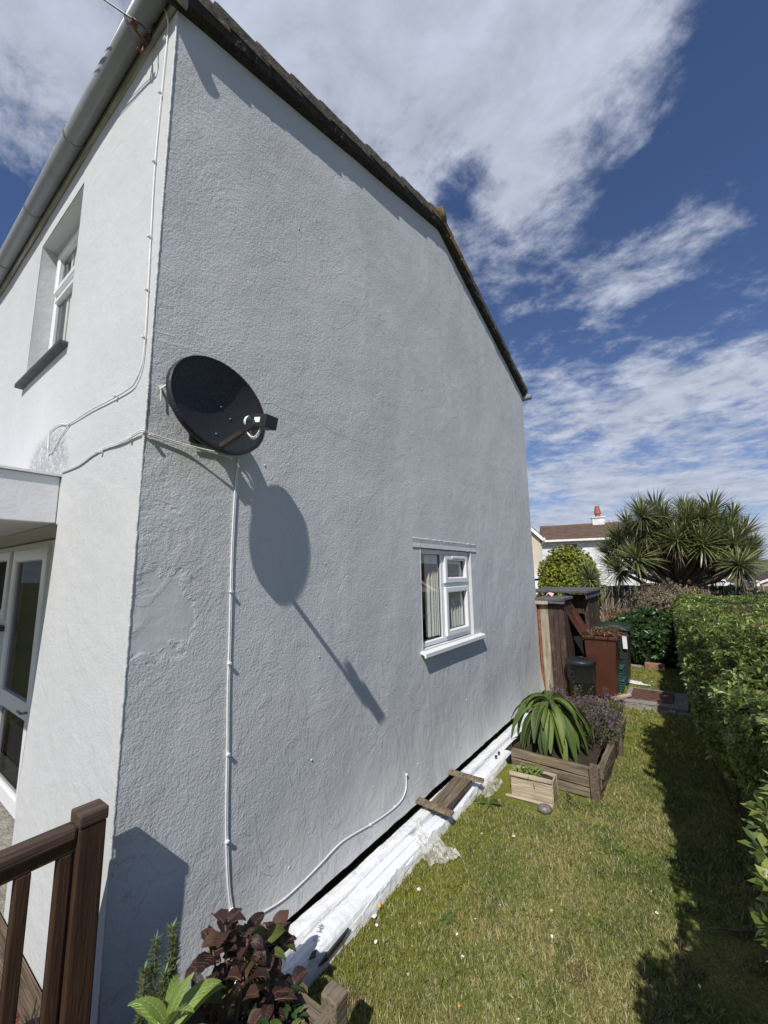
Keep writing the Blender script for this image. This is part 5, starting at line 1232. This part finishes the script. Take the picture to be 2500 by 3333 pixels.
for k in range(160):   # bare twigs at the foot and a dead patch on top
    x = random.uniform(.6, 8); yt = hs(x)-.22; q.tube([(x, yt-.1, 0), (x+random.uniform(-.1, .1), yt+.02, .25), (x+random.uniform(-.2, .2), yt+.10, .55)], .004, 3, False)
for (cx, cy) in ((4.3, -2.9), (3.6, -3.2), (5.5, -3.3), (6.6, -2.7)):
    for k in range(18):
        x, y = cx+random.gauss(0, .12), cy+random.gauss(0, .12); z = htop(x, y)-.05; q.tube([(x, y, z), (x+random.gauss(0, .08), y+random.gauss(0, .08), z+random.uniform(.06, .17))], .0035, 3, False)
tag(q.build('bare_twigs', m_twig, hedge), kind='stuff')
V, F = scatter([sprig(6, .045, .02)], *(lambda P_: (P_, np.tile([0, 0, 1.], (len(P_), 1))))(np.array([(cx+random.gauss(0, .10), cy+random.gauss(0, .12), htop(cx, cy)+.03) for (cx, cy) in ((4.9, -2.45), (4.3, -2.40), (3.2, -2.65), (5.9, -2.6), (3.4, -3.0)) for _ in range(6)])), np.full(30, 1.), .4)
fastmesh('dead_leaves', V, F, m_deadleaf, hedge)
# the largest, nearest leaves of the hedge as single pieces
lq = []
for k in range(5):
    q = MB(); q.leaf((0, 0, 0), (1, 0, .15), (0, 0, 1), .062, .026, .35, 4, .22, lambda t: max(.04, math.sin(math.pi*min(1, t*.85+.05))**.8)); me = bpy.data.meshes.new('leaf'); me.from_pydata(q.v, [], q.f); me.materials.append(m_hedge); lq.append(me)
for k in range(44):
    Pn, Dn = hedge_pts(3, 2.7, 4.8, .02)
    if len(Pn) < 1: continue
    c, d = Vector(Pn[0]), Vector(Dn[0]).normalized(); c += d*.035
    for j in range(6):
        o = bpy.data.objects.new('leaf', lq[(k+j) % 5]); COL.objects.link(o); o.parent = hedge
        a = j*1.05+random.uniform(-.2, .2); qd = d.to_track_quat('Z', 'Y')@Vector((math.cos(a), math.sin(a), random.uniform(.3, .9))); o.location = c-Vector(hedge.location)
        o.rotation_euler = (qd.to_track_quat('X', 'Z')).to_euler(); s_ = random.uniform(.8, 1.25); o.scale = (s_, s_, s_)
of = MB()
for k in range(10): a = k*.63; of.leaf((0, 0, 0), (math.cos(a), math.sin(a), .5), (0, 0, 1), .022, .012, .4, 2)
fo = of.build('orange_flower', m_orange); fo.location = (2.95, -2.62, 1.56); fo.scale = (1.3,)*3; tag(fo, 'single orange flower poking up in the hedge near the right edge', 'flower')
yl = empty('yellow_sprig', (2.2, -2.72, 1.4), 'tall thin shoot with yellow leaves rising above the hedge at the right edge', 'plant')
q = MB(); q.tube([(2.2, -2.72, 1.4), (2.24, -2.745, 2.0), (2.25, -2.75, 2.52)], .004, 5); q.build('stem', m_twig, yl, True)
for k in range(8): q = MB(); a = k*.8; q.leaf((2.25, -2.75, 2.50-.015*k), (math.cos(a), math.sin(a), .4), (0, 0, 1), .06, .03, .8, 4, .2, lancet); q.build('leaf', m_bush, yl)

def shrub(name, label, c, rad, n, tm_, mat, cat='shrub', core=(.03, .04, .015), sc_=(.8, 1.3), flat=0., lump=.12, group=None, fill=.82):
    rt = empty(name, (c[0], c[1], max(0, c[2]-rad[2])), label, cat, group)
    U = RNG.normal(size=(n, 3)); U /= np.linalg.norm(U, axis=1)[:, None]
    if flat: U[:, 2] = np.maximum(U[:, 2], -flat)
    lp = np.array([1+lump*noise.noise(Vector((a*2.2, b_*2.2, c_*2.2+c[0])))*1.6+lump*.6*noise.noise(Vector((a*6, b_*6, c_*6))) for a, b_, c_ in U])
    rr = RNG.uniform(fill, 1.02, n)*lp; P = np.array(c)+U*rr[:, None]*np.array(rad)
    P[:, 2] = np.maximum(P[:, 2], .02); D = U+np.array([0, 0, .35])
    V, F = scatter(tm_, P, D, RNG.uniform(*sc_, n), .45); tag(fastmesh('foliage', V, F, mat, rt), kind='stuff')
    kf = .62 if fill < .7 else 1.
    q = MB(); q.lathe([(.05*kf, -.92), (.45*kf, -.75*kf), (.70*kf, -.4*kf), (.80*kf, 0), (.68*kf, .42*kf), (.42*kf, .70*kf), (.05*kf, .84*kf)], (0, 0, 0), 16)
    q.v = [(c[0]+v[0]*rad[0], c[1]+v[1]*rad[1], max(0, c[2]+v[2]*rad[2])) for v in q.v]; q.build('shade_core', plain(name+'_twigs', core, .95, .5, 14, .05, 20), rt)  # core coloured dark for the shade inside the shrub
    q = MB()
    for k in range(7): q.tube([(c[0]+random.gauss(0, .08), c[1]+random.gauss(0, .08), -.02), (c[0]+random.gauss(0, .3)*rad[0], c[1]+random.gauss(0, .3)*rad[1], c[2])], .018, 5)
    q.build('stems', m_twig, rt); return rt
lau = [sprig(7, .095, .040, 1.0, .03, obovate=False) for _ in range(4)]
shrub('laurel', 'glossy dark green laurel bush at the far end of the lawn', (10.45, -1.45, .55), (.62, .92, .62), 1500, lau, m_laurel, flat=.8)
small = [sprig(7, .042, .024, 1.0, .02) for _ in range(4)]
shrub('golden_bush', 'rounded bright yellow green bush behind the timber store', (12.25, .66, 1.58), (.9, .86, 1.28), 4800, [sprig(7, .055, .034, 1., .02) for _ in range(4)], m_bush, core=(.05, .07, .01), lump=.10)
pk_ = [sprig(6, .045, .03, 1.2, .05) for _ in range(4)]
shrub('faded_shrub', 'straggly shrub with faded pink brown flower heads in front of the picket fence', (11.6, -1.75, 1.02), (.7, .95, .78), 3000, pk_, m_pink, core=(.05, .035, .02), lump=.32, fill=.6)
shrub('faded_shrub', 'low dry brown undergrowth along the foot of the picket fence', (11.9, -.75, .62), (.6, .9, .5), 1500, pk_, m_deadleaf, core=(.04, .03, .02), lump=.32, fill=.6)
shrub('dark_undergrowth', 'dark tangled undergrowth beneath the big cabbage palm', (13.0, -2.9, .9), (.9, 1.9, .75), 1100, lau, m_laurel, core=(.02, .022, .012), lump=.3, fill=.6)
shrub('low_shrub', 'yellow green low shrub between the faded shrub and the hedge', (10.9, -2.3, .95), (.55, .55, .62), 800, small, m_bush, lump=.2)

# ---- cabbage palms
def head_mesh(n, L_, w, down=.9):
    V = []; F = []
    for k in range(n):
        a = k*2.39996+random.uniform(-.15, .15); el = 1.45-2.2*(k/n)**.85*down+random.uniform(-.12, .12)
        d = Vector((math.cos(a)*math.cos(el), math.sin(a)*math.cos(el), math.sin(el))); side = d.cross(Vector((0, 0, 1))).normalized(); l = L_*random.uniform(.8, 1.12)
        p = d*.03; o = len(V); seg = 3; dr_ = random.uniform(.2, .75)
        for i in range(seg+1):
            t = i/seg; ww = w*.5*(.55 if i == 0 else 1. if i < seg-1 else .8)*(0.04 if i == seg else 1)
            V += [tuple(p-side*ww), tuple(p+side*ww)]
            p = p+d*(l/seg); d = (d+Vector((0, 0, -dr_/seg))).normalized()
        for i in range(seg): a_ = o+i*2; F += [(a_, a_+1, a_+3), (a_, a_+3, a_+2)]
    return np.array(V), np.array(F)
def palm(name, label, base, fork, heads, L_, w, r0, trunk_pts=None):
    rt = empty(name, base, label, 'tree'); q = MB(); base, fork = Vector(base), Vector(fork)
    q.tube([base, base.lerp(fork, .5)+Vector((.03, .02, 0)), fork], [r0*1.2, r0, r0*.9], 9); tk = q.build('trunk', m_bark, rt, True)
    metas = [head_mesh(125, L_, w) for _ in range(4)]; mds = []
    for V, F in metas:
        me = bpy.data.meshes.new('leaf_rosette'); me.from_pydata(V.tolist(), [], F.tolist()); me.materials.append(m_cord); mds.append(me)
    V, F = head_mesh(70, L_*.85, w, 1.0); V2 = V.copy(); V2[:, 2] = -np.abs(V2[:, 2])*1.3-.02; V2[:, :2] *= .62
    skm = bpy.data.meshes.new('dead_skirt'); skm.from_pydata(V2.tolist(), [], F.tolist()); skm.materials.append(m_corddead)
    for i, (x, y, z) in enumerate(heads):
        h = Vector((x, y, z)); mid = fork.lerp(h, .5)+Vector((random.uniform(-.1, .1), random.uniform(-.1, .1), -.12*(h-fork).length*(1 if abs(y-fork.y) > .8 else .2)))
        q = MB(); q.tube([fork, fork.lerp(mid, .5)+Vector((0, 0, -.03)), mid, h], [r0*.7, r0*.5, r0*.42, r0*.34], 7); q.build('branch', m_bark, rt, True)
        o = bpy.data.objects.new('leaf_rosette', mds[i % 4]); COL.objects.link(o); o.parent = rt; o.location = h-Vector(rt.location)
        out = Vector((h.x-fork.x, h.y-fork.y, 1.3*abs(h.z-fork.z)+.5)).normalized(); out = (out*.85+Vector((0, 0, .42))).normalized()
        o.rotation_euler = (out.to_track_quat('Z', 'Y')@Matrix.Rotation(random.uniform(0, 6.28), 3, 'Z').to_quaternion()).to_euler(); s_ = random.uniform(.72, 1.1); o.scale = (s_, s_, s_)
        o = bpy.data.objects.new('dead_skirt', skm); COL.objects.link(o); o.parent = rt; o.location = h-Vector(rt.location)+Vector((0, 0, -.02)); o.rotation_euler = (0, 0, random.uniform(0, 6)); s_ = random.uniform(.7, 1.1); o.scale = (s_, s_, s_)
    return rt
def onplane(x, y, X):
    d = camdir(x, y); t = (X+.851)/d.x; return tuple(Vector((-.851, -2.08, 2.10))+d*t)
cr5 = [(770, 290, 13.2), (870, 250, 13.8), (950, 205, 14.2), (1000, 240, 13.2), (1120, 205, 14.3), (1180, 215, 13.5), (1250, 250, 12.9), (1300, 215, 14.2), (1080, 390, 12.4), (880, 350, 12.5), (830, 505, 12.3),
       (690, 455, 13.2), (770, 440, 14.0), (715, 580, 12.8), (640, 470, 13.6), (1200, 330, 13.0), (1240, 420, 12.5), (1340, 300, 14.0), (1340, 400, 13.1), (1400, 340, 13.7), (1440, 420, 12.9), (1490, 360, 13.9), (1540, 450, 13.5), (1470, 545, 12.3),
       (1380, 500, 13.6), (1300, 560, 13.9), (930, 300, 13.9), (1020, 320, 13.7), (990, 430, 14.3), (1130, 290, 14.0), (1520, 530, 14.0), (1260, 350, 14.4), (940, 560, 14.3), (1430, 240, 14.3), (820, 370, 14.0)]
palm('cabbage_palm', 'large many headed cabbage palm with dense spiky crown beyond the lawn', (13.6, -1.95, -.05), onplane(1650+1085/1.952, 1550+690/1.952, 13.6), [onplane(1650+a/1.952, 1550+(b_+22)/1.952, X) for a, b_, X in cr5]+[(13.6+random.gauss(0, .6), -1.95+random.uniform(-1.5, 1.3), 3.0+random.uniform(-.5, .7)) for _ in range(16)], .70, .036, .13)
palm('cabbage_palm', 'small single stemmed cabbage palm leaning up behind the wheelie bins', (10.7, -.52, 0), (10.7, -.38, 1.2), [(10.3, -.26, 1.84)], .56, .034, .05)

# ================================================================== FENCE
fen = empty('picket_fence', (12.9, -1, 0), 'weathered wooden picket fence with sunlit edges as pale strips beyond the bins', 'fence')
y = -.1
while y > -4.2:
    q = MB(); zt = 1.70+random.uniform(-.015, .015); q.box(12.92, 12.94, y-.146, y, .05, zt-.05, .003); q.build('fence_board', m_fence, fen)
    q = MB(); q.box(12.895, 12.915, y-.118, y-.102, .05, zt, .003); q.build('picket', m_fence_lit, fen); y -= .152  # thin pale strip stands in for a sunlit picket edge
q = MB(); q.box(12.942, 12.98, -4.2, -.1, .4, .47); q.box(12.942, 12.98, -4.2, -.1, 1.3, 1.37); q.build('fence_rail', m_fence, fen)

# ================================================================== FAR HOUSES
def mat_frame(par, A, ang):
    return par
def place(o, A, ang): o.location = A; o.rotation_euler = (0, 0, ang)
def local_part(name, q, mat, par, bevel=0):
    o = q.build(name, mat, None, org=(0, 0, 0)); o.parent = par; return o
def far_house(name, label, A, ang, length, depth, zb, ze, zr_, wallm, over=.35, wins=(), chimney=None, roofm=None, vents=True):
    rt = bpy.data.objects.new(name, None); COL.objects.link(rt); place(rt, (A[0], A[1], 0), ang); tag(rt, label, 'house')
    q = MB(); q.prism([(0, zb), (depth, zb), (depth, ze), (depth/2, zr_), (0, ze)], 0, 0, length); wl = local_part('walls', q, wallm, rt)
    q = MB(); th = .14; sl = (zr_-ze)/(depth/2); n = 9
    rf_ = MB(); ov = over
    for i in range(n):   # courses
        t0, t1 = i/n, (i+1)/n; ya, yb = -ov+(depth/2+ov)*t0, -ov+(depth/2+ov)*t1; za, zb_ = ze-ov*sl+(zr_-ze+ov*sl)*t0+.05, ze-ov*sl+(zr_-ze+ov*sl)*t1+.05
        rf_.prism([(ya, za), (yb, zb_), (yb, zb_+th*.6), (ya, za+th)], 0, -.2, length+.2)
        ya2, yb2 = depth-ya, depth-yb; rf_.prism([(yb2, zb_), (ya2, za), (ya2, za+th), (yb2, zb_+th*.6)], 0, -.2, length+.2)
    r_ = local_part('roof', rf_, roofm or m_hroof, rt)
    q = MB(); q.prism([(depth/2-.14, zr_+.08), (depth/2+.14, zr_+.08), (depth/2, zr_+.24)], 0, -.2, length+.2); o = q.build('ridge', roofm or m_hroof, None, org=(0, 0, 0)); o.parent = r_
    q = MB(); q.box(-.2, length+.2, -ov-.13, -ov-.02, ze-ov*sl-.08, ze-ov*sl+.07); q.box(-.2, length+.2, depth+ov+.02, depth+ov+.13, ze-ov*sl-.08, ze-ov*sl+.07); local_part('gutter', q, m_bone, rt)
    q = MB(); q.box(-.19, length+.19, -ov+.02, -.01, ze-ov*sl-.03, ze-ov*sl+.02); local_part('soffit', q, m_fence, rt)
    for sx0 in (-.22, length+.2):
        q = MB()
        for s_ in (0, 1):
            a, c = (-ov, ze-ov*sl), (depth/2, zr_)
            if s_: a, c = (depth+ov, ze-ov*sl), (depth/2, zr_)
            q.prism([(a[0], a[1]-.12), (c[0], c[1]-.12), (c[0], c[1]+.10), (a[0], a[1]+.10)] if not s_ else [(c[0], c[1]-.12), (a[0], a[1]-.12), (a[0], a[1]+.10), (c[0], c[1]+.10)], 0, sx0, sx0+.025)
        local_part('bargeboard', q, m_bone, rt)
    for (x, z, w, h, side) in wins:
        if side == 'f':
            q = MB(); v_, f_ = frame_ring(x, x+w, z, z+h, .07, -.02, .05); q.add(v_, f_); q.box(x+w/2-.03, x+w/2+.03, -.018, .02, z+.07, z+h-.07)
            o = local_part('window', q, m_bone, rt); q = MB(); q.box(x+.06, x+w-.06, -.008, .02, z+.06, z+h-.06); p_ = q.build('pane', m_darkglass, None, org=(0, 0, 0)); p_.parent = o
        else:
            q = MB(); v_, f_ = frame_ring(x, x+w, z, z+h, .07, -.02, .05); q.v = []; q.add([(p[1], p[0], p[2]) for p in v_], f_)
            o = local_part('window', q, m_bone, rt); q = MB(); q.box(-.01, .02, x+.06, x+w-.06, z+.06, z+h-.06); p_ = q.build('pane', m_darkglass, None, org=(0, 0, 0)); p_.parent = o
    if chimney is not None:
        x = chimney; q = MB(); q.box(x-.45, x+.45, depth/2-.35, depth/2+.35, zr_-.4, zr_+.62); q.box(x-.52, x+.52, depth/2-.42, depth/2+.42, zr_+.62, zr_+.72)
        ch = local_part('chimney', q, wallm, r_); q = MB(); q.lathe([(.19, 0), (.20, .15), (.16, .2), (.27, .26), (.26, .32), (.17, .85), (.17, .93), (.12, .93)], (x, depth/2, zr_+.72), 16)
        o = q.build('chimney_pot', m_terra, None, True, org=(0, 0, 0)); o.parent = r_
    return rt
far_house('roughcast_house', 'large white roughcast house with brown tiled roof and tall red chimney pot', (32.35, 6.58), R(-78), 8.9, 6.4, -1.9, 4.55, 5.75, m_hwall, wins=((1.5, 3.05, 1.1, 1.15, 'f'), (6.3, 3.05, 1.2, 1.1, 'f'), (2.2, .0, 1.6, 1.2, 'f'), (6.3, .0, 1.4, 1.2, 'f')), chimney=4.35)
rt = far_house('cream_house', 'sliver of a steep roofed cream house just past the gable edge', (22.35, 4.03), R(17), 9, 5.0, -1.2, 3.98, 6.6, m_cream, wins=((2.2, 2.2, 1.0, 1.1, 's'),), over=.12)
q = MB(); q.box(-1.2, -.01, -.15, 4, 1.72, 1.92); q.build('annex_fascia', m_bone, None, org=(0, 0, 0)).parent = rt
q = MB(); q.box(-1.1, -.012, -.1, 3.9, -1.2, 1.72); q.build('annex_wall', m_slate, None, org=(0, 0, 0)).parent = rt
q = MB(); q.box(-1.13, -1.1, .1, .7, .9, 1.6); q.build('annex_window', m_bone, None, org=(0, 0, 0)).parent = rt
far_house('bungalow', 'low cream bungalow gable with white bargeboards at the far right edge', (54, -13.0), 0, 10, 4.5, -1.7, .72, 1.75, m_cream, over=.25, wins=((.8, -.6, 1.3, 1.0, 's'),))
far_house('bungalow', 'brown roofed bungalow on the slope behind the cream gable at the far right', (66, -21.5), 0, 12, 12.5, -1.7, .55, 2.05, m_cream, over=.3, wins=((9.2, -.6, 1.3, 1.0, 's'),))
far_house('bungalow', 'cream bungalow with brown tiled roof across the hedge, mirrored in the gable window', (24.5, -17.8), 0, 13, 6.0, -1.6, .9, 2.6, m_cream, over=.3)
q = MB(); q.box(70, 70.3, -6.5, -1.2, -1.7, -.10, .05); tag(q.build('garden_wall', m_hwall), 'low white garden wall in the distance behind the cabbage palm', 'wall')
q = MB(); q.box(43.9, 44.1, -7.2, -7.02, -1.7, 1.1); tag(q.build('post', m_bone), 'pale upright post in the distance right of the vans', 'post')
def van(x, y, ang, label, L_=5.0):
    rt = bpy.data.objects.new('van', None); COL.objects.link(rt); rt.location = (x, y, -1.62); rt.rotation_euler = (0, 0, ang); tag(rt, label, 'van', 'vans parked beyond the hedge')
    q = MB(); q.prism([(0, .35), (L_, .35), (L_, 2.1), (1.5, 2.15), (1.05, 2.0), (.55, 1.25), (.08, 1.0)], 1, -.95, .95); q.build('body', m_van, None, bevel=.06, org=(0, 0, 0)).parent = rt
    q = MB(); q.prism([(1.03, 1.93), (.60, 1.28), (.575, 1.29), (1.0, 1.95)], 1, -.82, .82); q.build('windscreen', m_darkglass, None, org=(0, 0, 0)).parent = rt
    for s_ in (-1, 1):
        q = MB(); q.prism([(.95, 1.3), (1.75, 1.3), (1.75, 1.85), (1.25, 1.85)], 1, s_*.955-.005, s_*.955+.005); q.build('side_window', m_darkglass, None, org=(0, 0, 0)).parent = rt
        q = MB(); q.box(.02, .10, s_*.72-.15, s_*.72+.15, .75, .95); q.build('headlight', m_label, None, org=(0, 0, 0)).parent = rt
        for xx in (.95, L_-1.0):
            q = MB(); q.lathe([(.15, -.1), (.34, -.09), (.34, .09), (.15, .1)], (xx, s_*.86, .34), 16, (0, 1, 0)); q.build('wheel', m_tyre, None, org=(0, 0, 0)).parent = rt
    q = MB(); q.box(-.04, .08, -.5, .5, .55, .80); q.build('grille', m_gasket, None, org=(0, 0, 0)).parent = rt
    return rt
van(76, -6.6, R(8), 'white van facing the camera with dark windscreen, left of the two vans')
van(58, -7.4, R(65), 'white van seen side on behind the hanging palm leaves, right of the two vans')
bpy.context.view_layer.update()
